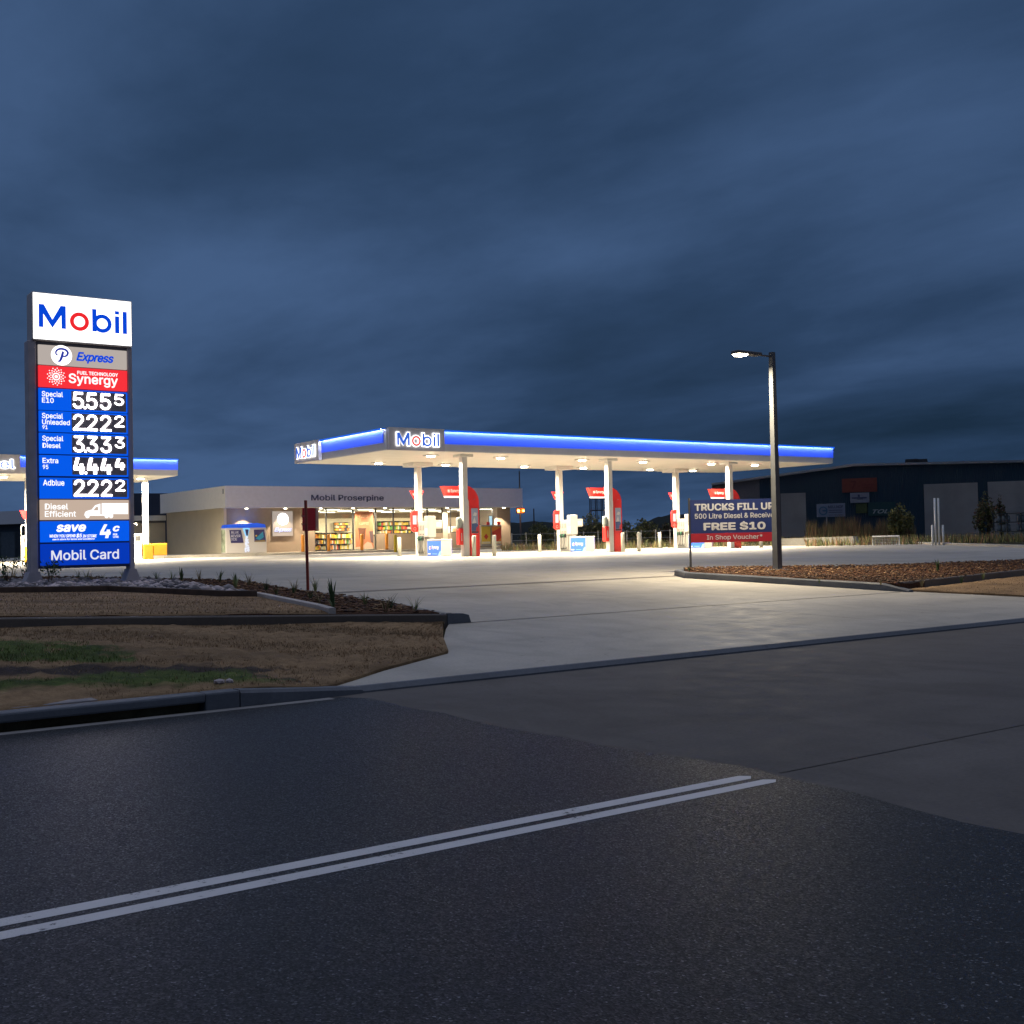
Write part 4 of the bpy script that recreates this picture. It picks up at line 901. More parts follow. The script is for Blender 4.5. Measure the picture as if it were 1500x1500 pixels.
# ================================================================== shop
SY, SW = 77.3, 79.0; ZP = 1.02; SX0, SX1 = 30.12, 55.7; ZS, ZTP = 4.27, 5.79
pad = [(25.5, 76.7), (64, 76.7), (72, 92), (72, 110), (25.5, 110)]
K(B().prism(pad, (0, 0, 0), XV, (0, 1, 0), ZV, .5, ZP).build('shop_apron', CONC))
SH = thing('service_shop', 'low fuel shop with grey fascia, beige side wall and lit windows', 'shop', (42, 82, ZP))
xw = lambda px, py=780: float(atY(px, py, SW)[0]); zw = lambda py, px=560: float(atY(px, py, SW)[2])
xy = lambda px, Y: float(atY(px, 775, Y)[0]); zy = lambda py, Y: float(atY(600, py, Y)[2]); YB = 91.3; XW0 = 30.62; XW1 = xw(748)
B().box(SX0+.02, SX1-.02, SY+.02, YB, ZS+.02, ZTP-.25).build('roof', mat('roof_grey', (.3, .3, .31), .6), SH)
fs_ = B().box(SX0, SX1, SY, SY+.12, ZS, ZTP); fs_.box(SX1-.12, SX1, SY+.124, YB, ZS, ZTP)
fo = fs_.build('fascia', FASC, SH)
b = B(); add_text(b, 'Mobil Proserpine', (float(atY(455.8, 733, SY)[0]), 4.66, float(atY(562, 733, SY)[0]), 5.20), (0, SY, 0), XV, ZV, NY, .004, th=.04, bold=.01); b.build('lettering', mat('fascia_letter_blue', (.035, .045, .13), .5), fo)
B().box(SX0, SX0+.12, SY+.124, YB, ZS, ZTP).build('side_fascia', mat('white_cladding', (.74, .73, .69), .42, var=.03), SH)
B().box(SX0-.03, SX0-.003, SY+.3, SY+.55, ZTP-.55, ZTP-.2, bev=.01).build('wall_lamp', GALV, SH)
B().box(SX0+.124, SX1-.124, SY+.124, SW+.0, ZS+.004, ZS+.05).build('soffit', WHITE, SH)
B().box(XW0, XW0+.2, SW+.002, YB-.02, ZP-.02, ZS+.018).build('side_wall', OLIVE, SH)
xL = xw(461); xR = xw(728.5)
wl = B(); wl.box(XW0+.201, xL, SW, SW+.2, ZP, ZS+.018); wl.build('front_wall', TAUPE, SH)
B().box(xR, XW1, SW, SW+.2, ZP, ZS+.018).box(XW1-.2, XW1, SW+.201, YB-.02, ZP, ZS+.018).build('front_wall', TAUPE, SH)
B().box(XW0+.25, XW1-.25, YB-.6, YB-.4, ZP, ZS).build('back_wall', CREAM, SH)
B().box(XW0+.25, XW1-.25, SW+.21, YB-.61, ZP-.0, ZP+.02).build('shop_floor', FLOOR, SH)
B().box(XW0+.25, XW1-.25, SW+.21, YB-.61, ZS-.03, ZS+.018).build('inner_ceiling', WHITE, SH)
B().box(XW0+.25, XW1-.25, 86.2, 86.5, zy(758.5, 86.2), zy(751, 86.2)).build('bulkhead', mat('bulkhead_brown', (.26, .19, .11), .6), SH)
zsill = zw(782)
B().box(xw(551.5), xw(649), SW+.02, SW+.18, ZP, zsill, bev=.0).build('sill_wall', mat('sill_taupe', (.255, .205, .155), .55, var=.04), SH)
B().box(xw(660.5), xR-.002, SW+.02, SW+.18, ZP, zsill).build('sill_wall', MATS['sill_taupe'], SH)
B().box(xw(649.2), xw(656), SW, SW+.2, ZP, ZS).build('mullion_post', mat('pale_post', (.55, .50, .42), .5), SH)
B().box(xw(723.5), xw(728.3), SW-.06, SW-.002, ZP, ZS).build('mullion_post', MATS['pale_post'], SH)
def window(x0, x1, z0, z1, name='window'):
    t_ = .05; o = B().box(x0, x0+t_, SW+.04, SW+.14, z0, z1).box(x1-t_, x1, SW+.04, SW+.14, z0, z1).box(x0+t_, x1-t_, SW+.04, SW+.14, z1-t_, z1).box(x0+t_, x1-t_, SW+.04, SW+.14, z0, z0+t_).build(name, FRAME, SH)
    B().box(x0+t_, x1-t_, SW+.085, SW+.095, z0+t_, z1-t_).build('pane', GLASS, o); return o
e = [xw(v) for v in (461.2, 478.8, 518)]
for a, c in zip(e[:-1], e[1:]): window(a, c, ZP+.02, ZS)
dr = window(xw(518.2), xw(551), ZP+.02, ZS, 'door')
px0, px1 = xw(520.5), xw(547)
po = B().box(px0, px1, SW+.015, SW+.03, ZP+.12, zw(749)).build('door_poster', mat('poster_brown', (.42, .17, .09), .5, var=.15, vs=1.5), dr)
b = B(); zc = lambda py: zw(py, 535)
add_text(b, 'EVERY', (px0+.35, zc(758.5), px1-.45, zc(754)), (0, SW+.015, 0), XV, ZV, NY, .002, 0, bold=.02); add_text(b, 'COFFEE', (px0+.35, zc(769), px1-.4, zc(765)), (0, SW+.015, 0), XV, ZV, NY, .002, 0, bold=.02)
Pz = lambda *q: [(xw(x), zc(y)) for x, y in q]; OW = (0, SW+.015, 0)
b.prism(Pz((525, 775), (536, 775), (534.5, 790), (527, 790)), OW, XV, ZV, NY, .003, .006, 1); b.prism(Pz((524.5, 773.5), (536.5, 773.5), (536.5, 775), (524.5, 775)), OW, XV, ZV, NY, .003, .008, 2)
b.prism(Pz((534, 797), (538, 793.5), (544, 796), (546.4, 803), (521, 803), (521, 801.5), (531, 800)), OW, XV, ZV, NY, .003, .006, 3); b.prism(Pz((541, 778), (546.6, 778), (546.6, 796), (543, 794)), OW, XV, ZV, NY, .003, .006, 4)
b.build('picture', [mat('poster_text_tan', (.62, .45, .30), .5), mat('cup_brown', (.12, .05, .03), .5), mat('cup_lid', (.06, .05, .05), .4), mat('poster_skin', (.62, .42, .32), .5), mat('poster_dusk', (.10, .07, .08), .5)], po)
e = [xw(v) for v in (551.4, 577.2, 604.5, 627, 649)]
for a, c in zip(e[:-1], e[1:]): window(a, c, zsill+.004, ZS)
e = [xw(v) for v in (660.6, 682, 703, 723.3)]
for a, c in zip(e[:-1], e[1:]): window(a, c, zsill+.004, ZS)
for px in (361, 418, 470, 517, 564, 655, 738):
    x = float(atY(px, 742, 78.2)[0]); d_ = B().box(x-.16, x+.16, 78.04, 78.36, ZS-.04, ZS+.002, bev=.01).build('downlight', WHITE, SH)
    l_ = B(); disc(l_, 0, 0, .1, (x, 78.2, ZS-.042), XV, (0, 1, 0), (0, 0, -1), 0, .03); l_.build('lens', E_DOWN, d_)
    lamp('SPOT', (x, 78.25, ZS-.09), 1300, (1, .80, .55), .06, SH, R(150 if 460 < px < 700 else 92), blend=.6 if 460 < px < 700 else .25)
for x in np.arange(37.5, 55, 2.9):
    for y in (81.5, 85, 88.2):
        c_t = B().box(x-.6, x+.6, y-.15, y+.15, ZS-.075, ZS-.035).build('ceiling_light', E_TUBE, SH)
rb = B().box(23.5, 30.6, 93, 100, .9, 4.0, bev=0); [lamp('AREA', (x, y, ZS-.12), 420, (1, .90, .70), 1.2, SH) for x in (38, 42, 46, 50, 53.5) for y in (79.75, 86.8)]; ra = thing('rear_annex', 'low beige rear annex with a pale flat roof behind the shop side wall', 'building', (27, 96, .85))  # shop area lamps are added fill, separate from the ceiling lights
B().box(24.4, 30.6, 91.6, 100, .7, 3.55).build('wall', OLIVE, ra); B().box(23.6, 30.58, 91.35, 100.4, 3.72, 4.12).build('roof', WHITE, ra); B().box(23.9, 30.58, 91.5, 100.2, 3.552, 3.718).build('eave', mat('eave_dark', (.08, .08, .09), .6), ra)
# inside the shop
PROD = [mat('goods_%s' % n, tuple(min(.8, 1.35*q_) for q_ in c), .5) for n, c in (('red', (.5, .05, .03)), ('yellow', (.65, .42, .05)), ('green', (.12, .3, .06)), ('orange', (.62, .22, .04)), ('cream', (.62, .55, .4)), ('dark', (.05, .045, .05)), ('blue', (.06, .14, .4)))]
def shelf(name, lb_, x0, x1, y, z0, z1, nrow, seed, dens=.11):
    t = thing(name, lb_, 'shelf', ((x0+x1)/2, y, z0)); r = random.Random(seed)
    fr_ = B().box(x0, x1, y+.42, y+.45, z0, z1)
    for k in range(nrow+1): zz_ = z0+.08+(z1-z0-.08)*k/nrow; fr_.box(x0, x1, y, y+.418, zz_-.03, zz_)
    fr_.build('rack', mat('rack_dark', (.07, .06, .05), .5), t); gd = B()
    for k in range(nrow):
        zz_ = z0+.08+(z1-z0-.08)*k/nrow; x = x0+.04; hh = (z1-z0)/nrow
        while x < x1-dens:
            w_ = r.uniform(dens*.6, dens*1.3); gd.box(x, x+w_*.92, y+r.uniform(.02, .08), y+.36, zz_+.004, zz_+hh*r.uniform(.55, .82), mi=r.choice([0, 1, 1, 2, 3, 3, 4, 4, 4, 1, 5])); x += w_
    g = gd.build('goods', PROD, t); g['kind'] = 'stuff'; return t
shelf('shop_shelf', 'long low shelf of colourful snacks behind the left shop window', xy(467, 80.4), xy(517, 80.4), 80.4, ZP+.02, zy(778.5, 80.4), 3, 1)
shelf('drinks_shelf', 'narrow dark stand of bottles at the left end of the shop window', xy(464, 79.9), xy(471.5, 79.9)-.02, 79.9, ZP+.02, zy(778, 79.9), 3, 2, .12)
shelf('counter_shelf', 'tall shelf of small goods behind the serving counter', xy(556, 83.4), xy(607, 83.4), 83.4, zsill-.4, zy(763, 83.4), 4, 3, .15)
shelf('wall_shelf', 'dark wall shelf of boxes on the cream back wall of the shop', xy(492, 89.9), xy(513, 89.9), 89.9, zy(777, 89.9), zy(764, 89.9), 3, 4, .2)
t = thing('serving_counter', 'long dark topped serving counter behind the shop windows', 'counter', (47, 82, ZP+.02))
B().box(xy(552, 81.2), xy(646, 81.2), 81.2, 81.9, ZP+.022, zsill-.1).build('front', MATS['sill_taupe'], t); B().box(xy(552, 81.1), xy(646, 81.1)+.1, 81.1, 82, zsill-.098, zsill-.03).build('top', DARK, t)
t = thing('coffee_machine', 'dark coffee machine behind the right shop window', 'coffee machine', (52.2, 81.5, zsill-.02))
B().box(xy(676, 80.6), xy(688, 80.6), 80.6, 81.2, zsill-.03, zy(767, 80.6), bev=.05).build('body', DARK, t); B().box(xy(678, 80.6), xy(686, 80.6), 80.58, 80.598, zy(775, 80.6), zy(770, 80.6)).build('front_panel', STEEL, t)
t = thing('bakery_cabinet', 'pale food cabinet on the bench in the right shop window', 'food cabinet', (50.9, 80.5, zsill))
B().box(xy(661.5, 80.2), xy(669, 80.2), 80.2, 80.8, zsill-.04, zy(772, 80.2), bev=.03).build('cabinet', MATS['pale_post'], t); B().box(xy(662.5, 80.2), xy(668, 80.2), 80.17, 80.198, zy(780, 80.2), zy(775, 80.2)).build('front_glass', mat('warm_goods', (.5, .33, .18), .4), t)
t = thing('poster_frame', 'tall pale blue poster panel inside the right end of the shop', 'poster', (54, 80.5, 2))
B().box(xy(716, 80.6), xy(723.2, 80.6), 80.6, 80.64, zy(776, 80.6), zy(756, 80.6)).build('frame', DARK, t); B().box(xy(717, 80.6), xy(722.4, 80.6), 80.585, 80.597, zy(775, 80.6), zy(757, 80.6)).build('sheet', E('poster_glow', (.30, .48, .68), .8), t)
# outside the shop
ice = thing('ice_freezer', 'white ice freezer with a blue lid and two slanted doors by the shop wall', 'ice freezer', (31.9, 78.0, ZP)); iy = 77.95
ix0, ix1 = float(atY(331, 809, iy)[0]), float(atY(391, 809, iy)[0]); zi_ = lambda py, px=360: float(atY(px, py, iy)[2]); ix = lambda px: float(atY(px, 790, iy)[0])
B().box(ix0, ix1, iy, iy+.9, ZP, zi_(773), bev=.05).build('body', mat('freezer_white', (.66, .62, .58), .4), ice)
B().prism([(ix0-.02, zi_(773)+.004), (ix1-.06, zi_(773)+.004), (ix1-.14, zi_(768.2)), (ix(377), zi_(766.2)), (ix(357), zi_(767.6)), (ix(352), zi_(767)), (ix0+.1, zi_(768.6))], (0, iy-.04, 0), XV, ZV, NY, -.9, 0).build('lid', mat('lid_blue', (.01, .10, .72), .35, emit=(.0, .06, .8), es=.35), ice)
dl = B().prism(Pz_ := [(ix(336), zi_(776)), (ix(353), zi_(776)), (ix(356.5), zi_(795)), (ix(338.2), zi_(795))], (0, iy, 0), XV, ZV, NY, .004, .03).build('door', mat('door_navy', (.03, .03, .13), .35), ice)
b = B(); O = (0, iy-.03, 0)
for s_, y0, y1, x1 in (('BLUE', 778, 781.3, 349.5), ('RIVER', 783, 786.6, 352), ('ICE', 787.6, 791.4, 347)): add_text(b, s_, (ix(338.6), zi_(y1), ix(x1), zi_(y0)), O, XV, ZV, NY, .002, bold=.01)
b.build('lettering', mat('ice_letter', (.55, .56, .66), .5), dl)
d2 = B().prism([(ix(372), zi_(776)), (ix(387), zi_(776)), (ix(389.4), zi_(794)), (ix(372.6), zi_(794))], (0, iy, 0), XV, ZV, NY, .004, .03).build('door', MATS['door_navy'], ice)
b = B(); b.prism([(ix(374), zi_(789)), (ix(385), zi_(779)), (ix(386.4), zi_(787)), (ix(380), zi_(791.5))], O, XV, ZV, NY, .002, .005, 0); b.prism([(ix(373), zi_(793.6)), (ix(388.6), zi_(793.6)), (ix(388), zi_(791.6)), (ix(380), zi_(792)), (ix(373), zi_(792.4))], O, XV, ZV, NY, .002, .006, 1); disc(b, ix(375.2), zi_(785), .06, O, XV, ZV, NY, .002, .006, 2, 10)
b.build('picture', [mat('fish_blue', (.02, .22, .4), .4), mat('reef_ochre', (.3, .22, .05), .5), MATS['goods_yellow']], d2)
b = B(); b.prism([(ix(355.5), zi_(773.6)), (ix(366.3), zi_(773.6)), (ix(363), zi_(786)), (ix(360), zi_(786))], (0, iy, 0), XV, ZV, NY, .004, .012); b.build('funnel_light', E('funnel_blue', (.25, .62, 1), 1.0), ice)
b = B(); b.prism([(ix(359), zi_(775.4)), (ix(364.4), zi_(775.4)), (ix(363), zi_(784.6)), (ix(360.8), zi_(784.6))], (0, iy-.012, 0), XV, ZV, NY, .002, .006); b.build('funnel_slot', MATS['door_navy'], ice)
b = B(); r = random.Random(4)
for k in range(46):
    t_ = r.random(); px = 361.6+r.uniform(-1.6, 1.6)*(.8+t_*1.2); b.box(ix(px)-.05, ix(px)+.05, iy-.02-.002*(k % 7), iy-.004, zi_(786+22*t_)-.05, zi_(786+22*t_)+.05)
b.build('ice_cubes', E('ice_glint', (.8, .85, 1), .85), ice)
B().box(ix0-.006, ix0-.002, iy+.08, iy+.85, ZP+.1, zi_(776)).build('side_graphic', mat('side_graphic_mix', (.35, .40, .28), .5, var=.6, vs=2.2), ice)
q0, q1 = atY(399, 749, 78.9), atY(429, 785, 78.9); es = thing('express_sign', 'lit grey square sign with a round P badge on the shop wall', 'sign', ((q0[0]+q1[0])/2, 78.9, q1[2]))
o = B().box(q0[0], q1[0], 78.86, 78.99, q1[2], q0[2], bev=.02).build('case', E('sign_grey_soft', (.50, .44, .40), .62), es); O = (0, 78.86, 0)
xs_ = lambda px: float(atY(px, 770, 78.86)[0]); zs_ = lambda py: float(atY(414, py, 78.86)[2])
b = B(); disc(b, xs_(414.4), zs_(760.4), .45, O, XV, ZV, NY, .002, .02); bd = b.build('badge', E_WHITE, es)
b = B(); q = lambda u, v: (xs_(414.4)+u*.28, zs_(760.4)+v*.28); O2 = (0, 78.84, 0)
stroke(b, [q(-.45, -.9), q(-.15, -.8), q(.1, 0), q(.28, .62)], [.03, .06, .07, .04], O2, XV, ZV, NY, .002, .006); stroke(b, [q(-.8, .2), q(-.6, .7), q(.2, .95), q(.85, .6), q(.7, .05), q(.2, -.1)], [.04, .05, .06, .06, .05, .03], O2, XV, ZV, NY, .002, .006); b.build('letter', E('badge_pale_blue', (.35, .42, .75), .8), bd)
b = B(); add_text(b, 'Express', (xs_(401.5), zs_(780), xs_(427), zs_(772.6)), O, XV, ZV, NY, .03, bold=.03, shear=.35, spacing=.82); b.build('lettering', E('badge_script', (.45, .52, .95), 1.2), es)
ob = make_bollard('bollard', ORANGE, 1.25, .12)
for px, lb_ in ((443.6, 'orange bollard left of the red post before the shop'), (481.4, 'orange bollard in front of the left shop window'), (530, 'orange bollard in front of the shop door poster'), (566.5, 'orange bollard right of the shop door')):
    put(ob, (atY(px, 790, 77.0)[0], 77.0, ZP), lb_, 'orange bollards before the shop')
yb = make_bollard('bollard', YOLIVE, 1.3, .11); put(yb, (atY(579, 795, 74.6)[0], 74.6, gz(74.6)), 'dull yellow bollard at the kerb before the shop', 'dull yellow bollard')
for i, (px, pw) in enumerate(((712, 9), (727.6, 9))):
    xa, xb = float(atY(px-pw*.82, 790, 78.0)[0]), float(atY(px+pw*.82, 790, 78.0)[0]); t = thing('gas_cage', ('yellow front gas bottle cage partly behind the red arch', 'red and orange gas bottle cage at the right shop wall')[i], 'gas cage', ((xa+xb)/2, 78.2, ZP), 'gas bottle cages')
    B().box(xa, xb, 78.0, 78.7, ZP+.08, ZP+1.75, bev=.03).build('cage', STEEL, t); fr_ = B().box(xa+.05, xb-.05, 77.98, 77.997, ZP+.25, ZP+1.68).build('front_poster', PROD[1] if i == 0 else PROD[3], t)
    b = B(); cX = (xa+xb)/2; zc_ = ZP+.85; b.prism([(cX-.22, zc_), (cX, zc_+.25), (cX+.22, zc_), (cX, zc_-.25)] if i == 0 else [(cX-.5, zc_+.35), (cX+.4, zc_+.75), (cX+.45, zc_-.1), (cX, zc_-.45)], (0, 77.98, 0), XV, ZV, NY, .002, .006, 0)
    b.box(xa+.1, xb-.1, 77.97, 77.978, ZP+.28, ZP+.45, 1); b.build('picture', [PROD[0], PROD[4]], fr_)
    B().box(xa-.02, xb+.02, 77.98, 78.72, ZP+1.752, ZP+1.80).build('lid', SIGNWHITE, t); B().box(xb-.35, xb-.1, 78.0, 78.1, ZP+1.804, ZP+2.05).build('flag', RED, t)
#PART4
# ================================================================== lamp, boards
LX, LY, LZ0 = 25.24, 22.61, gz(22.6)+.17
q = atY(1130, 516, LY); SL = thing('street_lamp', 'tall grey street lamp with a glowing head on the mulch island', 'street lamp', (LX, LY, LZ0))
tX, tZ = float(q[0])+.02, float(q[2])
pv = []
for (x, y, z, h) in ((LX, LY, LZ0-.1, .098), (LX+(tX-LX)*.4, LY, LZ0+(tZ-LZ0)*.4, .085), (tX, LY, tZ, .066)):
    pv += [(x-h, y-h, z), (x+h, y-h, z), (x+h, y+h, z), (x-h, y+h, z)]
B().add(pv, [(0,3,2,1), (8,9,10,11)]+[(4*i+k, 4*i+(k+1) % 4, 4*i+4+(k+1) % 4, 4*i+4+k) for i in range(2) for k in range(4)]).build('pole', LAMPPOLE, SL)
B().box(LX-.2, LX+.2, LY-.2, LY+.2, LZ0-.05, LZ0+.03).build('base_plate', GALV, SL)
az = tZ-.12; B().tube([(tX-.07, LY, az), (tX-.62, LY, az-.0)], .028, 8).build('arm', LAMPPOLE, SL)
hx = float(atY(1076, 520, LY)[0]); hd = B().box(hx, tX-.55, LY-.15, LY+.15, az-.035, az+.06, bev=.03).build('lamp_head', LAMPPOLE, SL)
l_ = B(); l_.prism([(hx+.03, az-.04), (hx+.10, az-.085), (hx+.36, az-.085), (hx+.43, az-.04)], (0, LY, 0), XV, ZV, NY, -.12, .12); l_.build('lens', E_LAMP, hd)
lamp('AREA', (hx+.23, LY, az-.10), 950, (1, .84, .58), .3, SL, spread=R(160))
# trucks board on two posts
p0, p1 = atd(1012, 835, 34.7), atd(1142.5, 835, 34.7); d_ = Vector((p1[0]-p0[0], p1[1]-p0[1], 0)).normalized(); Nb = Vector((d_.y, -d_.x, 0)); WB = (Vector((p1[0], p1[1], 0))-Vector((p0[0], p0[1], 0))).length
TB = thing('promotion_board', 'dark blue and red board reading TRUCKS FILL UP on two thin posts', 'board', (p0[0], p0[1], gz(24)+.1))
zt_, zb_ = float(atd(1012, 732.6, 34.7)[2]), float(atd(1012, 795.2, 34.7)[2]); zm_ = float(atd(1012, 781.8, 34.7)[2])
O = (p0[0], p0[1], 0); Rb = tuple(d_); Nn = tuple(Nb)
B().prism([(.02, zm_+.001), (WB-.02, zm_+.001), (WB-.02, zt_), (.02, zt_)], O, Rb, ZV, Nn, .036, .056).prism([(.02, zb_), (WB-.02, zb_), (WB-.02, zm_), (.02, zm_)], O, Rb, ZV, Nn, .036, .056, 1).build('board', [SIGNBLUE, SIGNRED], TB)
def bx(px): t = atd(px, 760, 34.7); return float((t[0]-p0[0])*d_.x+(t[1]-p0[1])*d_.y)
def bz(py): return float(atd(1012, py, 34.7)[2])
Ob = tuple(Vector(O)+Nb*.056); b = B()
for s_, x0, x1, y0, y1, bo in (('TRUCKS FILL UP', 1017.5, 1134, 738.2, 748.8, .03), ('500 Litre Diesel & Receive', 1017.5, 1133.5, 752.6, 760.4, .012), ('FREE $10', 1030, 1121, 765, 779, .035), ('In Shop Voucher*', 1034.5, 1116, 784.6, 793, .008)):
    add_text(b, s_, (bx(x0), bz(y1), bx(x1), bz(y0)), Ob, Rb, ZV, Nn, .002, bold=bo)
b.build('lettering', mat('board_letter', (.30, .30, .33), .5), TB)
for x, t in ((.0, zt_+.06), (WB, zt_+.03)):
    c0 = Vector(O)+d_*x; B().tube([(c0.x, c0.y, gz(c0.y)+.05), (c0.x, c0.y, t)], .034, 8).build('post', mat('post_dark', (.06, .06, .065), .5, .3), TB)
# red corflute sign on a red post
rx, ry = 11.14, 23.75; rz = zg(rx, ry); RP = thing('red_sign', 'dark red folded sign on a thin red post in the garden bed', 'sign', (rx, ry, rz))
ztp = float(atY(449.5, 733, ry)[2]); ba, bt = float(atY(451, 778, ry)[2]), float(atY(451, 743.5, ry)[2])
B().tube([(rx, ry, rz-.1), (rx-.02, ry, ztp)], .036, 8).build('post', REDPOST, RP)
tn = lambda px: Vector([float(v) for v in atY(px, 760, ry+.25)])
A0, A1, A2 = tn(442.6), tn(461.5), tn(470)
A2 = A2+Vector((.10, .35, 0))
for P_, Q_, m_ in ((A0, A1, MAROON), (A1, A2, mat('board_maroon', (.11, .018, .02), .5, var=.2))):
    dd = Vector((Q_.x-P_.x, Q_.y-P_.y, 0)); L_ = dd.length; dd.normalize(); nn = Vector((dd.y, -dd.x, 0))
    B().prism([(0.002, ba), (L_-.002, ba+.01), (L_-.002, bt+.0), (.002, bt)], (P_.x, P_.y, 0), dd, ZV, nn, 0, .012).build('board', m_, RP)
B().box(rx-.02, rx+.02, ry+.035, ry+.25, bt-.2, bt-.17).box(rx-.02, rx+.02, ry+.035, ry+.25, ba+.15, ba+.18).build('bracket', REDPOST, RP)

# ================================================================== background
def P3(x, y, d): return Vector([float(v) for v in atd(x, y, d)])
# big blue warehouse: front plane through two sight points
Wa, Wb = P3(1043, 790, 118), P3(1700, 790, 104); wd_ = Vector((Wb.x-Wa.x, Wb.y-Wa.y, 0)); wd_.normalize(); wn = Vector((wd_.y, -wd_.x, 0))
def onwall(px, py, off=0.):
    d = ray(px, py); n = np.array([wn.x, wn.y, 0]); o_ = np.array([Wa.x, Wa.y, 0])+n*off
    t = ((o_-C0)@n)/(d@n); Q = C0+d*t; return float((Q[0]-Wa.x)*wd_.x+(Q[1]-Wa.y)*wd_.y), float(Q[2])
WH = thing('warehouse', 'big dark blue corrugated warehouse with pale roller doors at right', 'warehouse', (Wa.x, Wa.y, .8))
s = NT('corrugated_blue'); wv = s.new('ShaderNodeTexWave', wave_type='BANDS', bands_direction='X'); wv.inputs['Scale'].default_value = 1.6
mpn = s.new('ShaderNodeMapping'); mpn.inputs['Rotation'].default_value = (0, 0, -math.atan2(wd_.y, wd_.x)); s.link(s.pos, mpn.inputs[0]); s.link(mpn.outputs[0], wv.inputs['Vector'])
CORR = s.done(s.mix((.007, .032, .058), s.mix((.010, .042, .07), (.006, .028, .05), s.noise(.4, 4)), wv.outputs[0]), .5, s.bump(wv.outputs[0], .8, .05))
O = (Wa.x, Wa.y, 0); Rw, Nw = tuple(wd_), tuple(wn)
tp = [onwall(1112.5, 702), onwall(1250, 683.2), onwall(1500, 677.6), onwall(1720, 672.5)]
L0 = onwall(1043, 711.5)
B().prism([(tp[0][0], .3), (tp[3][0], .3)]+[tp[3], tp[2], tp[1], tp[0]], O, Rw, ZV, Nw, -30, 0).build('wall', CORR, WH)
B().prism([(L0[0], .3), (tp[0][0]-.01, .3), tp[0], L0], O, Rw, ZV, Nw, -30, 0).build('grey_bay', mat('grey_cladding', (.115, .115, .125), .6, var=.08), WH)
rf = [L0]+tp; B().prism([(x, z+.02) for x, z in rf]+[(x, z+.24) for x, z in reversed(rf)], O, Rw, ZV, Nw, -30.3, .35).build('roof', mat('roof_metal', (.30, .31, .33), .45, .4), WH)
for x0, y0, x1, y1, lb_ in ((1143.5, 723, 1180, 797, 'left roller door'), (1353, 709.5, 1432, 797, 'middle roller door'), (1446.5, 706, 1580, 797, 'right roller door')):
    a, c = onwall(x0, y0), onwall(x1, y0); dz = onwall(x0, y1)[1]
    dd_ = B(); n_ = 34
    for k in range(n_):
        z0_, z1_ = .4+(a[1]-.4)*k/n_, .4+(a[1]-.4)*(k+1)/n_; dd_.prism([(a[0], z0_), (c[0], z0_), (c[0], z1_), (a[0], z1_)], O, Rw, ZV, Nw, .003, .05+.02*(k % 2))
    dd_.build('roller_door', mat('roller_door_grey', (.31, .295, .28), .55, var=.12, vs=.6), WH)['label'] = lb_
for px in (1335.5, 1349):
    a = onwall(px, 676, -5); B().prism([(a[0]-.7, a[1]-.35), (a[0]+.7, a[1]-.35), (a[0]+.6, a[1]+.25), (a[0]-.6, a[1]+.25)], O, Rw, ZV, Nw, -6, -5).build('roof_vent', DARK, WH)
def wsign(name, lb_, x0, y0, x1, y1, m_, items=(), off=.0, cat='sign'):
    a, c = onwall(x0, y0, off), onwall(x1, y1, off); o = thing(name, lb_, cat, (Wa.x+wd_.x*a[0], Wa.y+wd_.y*a[0], c[1]))
    B().prism([(a[0], c[1]), (c[0], c[1]), (c[0], a[1]), (a[0], a[1])], O, Rw, ZV, Nw, off+.06, off+.12).build('board', m_, o)
    if items:
        b = B(); Oo = tuple(Vector(O)+wn*(off+.12))
        for it in items:
            if it[0] == 't': (u0, v0), (u1, v1) = onwall(it[2], it[5], off+.12), onwall(it[4], it[3], off+.12); add_text(b, it[1], (u0, v0, u1, v1), Oo, Rw, ZV, Nw, .01, it[6], bold=.02, shear=it[7] if len(it) > 7 else 0)
            elif it[0] == 'r': (u0, v0), (u1, v1) = onwall(it[1], it[4], off+.12), onwall(it[3], it[2], off+.12); b.prism([(u0, v0), (u1, v0), (u1, v1), (u0, v1)], Oo, Rw, ZV, Nw, .01, .02, it[5])
            elif it[0] == 'c': u, v = onwall(it[1], it[2], off+.12); ring(b, u, v, it[3], it[4], Oo, Rw, ZV, Nw, .01, .03, it[5], 24)
        b.build('lettering', [mat('sign_navy', (.03, .045, .11), .5), mat('sign_cyan', (.03, .12, .22), .5), mat('sign_dark_red', (.11, .012, .01), .5), mat('toll_white', (.30, .34, .34), .5)], o)
    return o
wsign('wall_sign', 'orange red board high on the blue warehouse wall', 1233.3, 701.5, 1285, 720, mat('sign_orange_red', (.16, .03, .018), .55, var=.12), (('t', '7', 1246.5, 704, 1254, 718, 2), ('r', 1262, 709.4, 1282, 711, 2), ('r', 1263, 713, 1280, 714.4, 2), ('r', 1264, 715.6, 1281, 716.6, 2)))
wsign('wall_sign', 'small white board with navy lettering directly under the orange red board', 1245.3, 722.3, 1273.6, 736, mat('sign_pale', (.20, .22, .27), .55, var=.08), (('r', 1248, 728, 1269.6, 730.4, 0), ('r', 1256.5, 724.4, 1259.5, 728, 0), ('r', 1256, 730.4, 1264, 731.6, 0)), .14)
wsign('wall_sign', 'dull green board below the small white board', 1253.5, 737.6, 1270.5, 751.4, mat('sign_green', (.05, .075, .02), .55, var=.2), (), .0)
wsign('wall_banner', 'dark green banner reading TOLL on the warehouse', 1271.5, 736, 1312, 755, mat('sign_teal', (.005, .045, .05), .55), (('t', 'TOLL', 1278.5, 745.5, 1309, 752.4, 3, .35),), .0, 'banner')
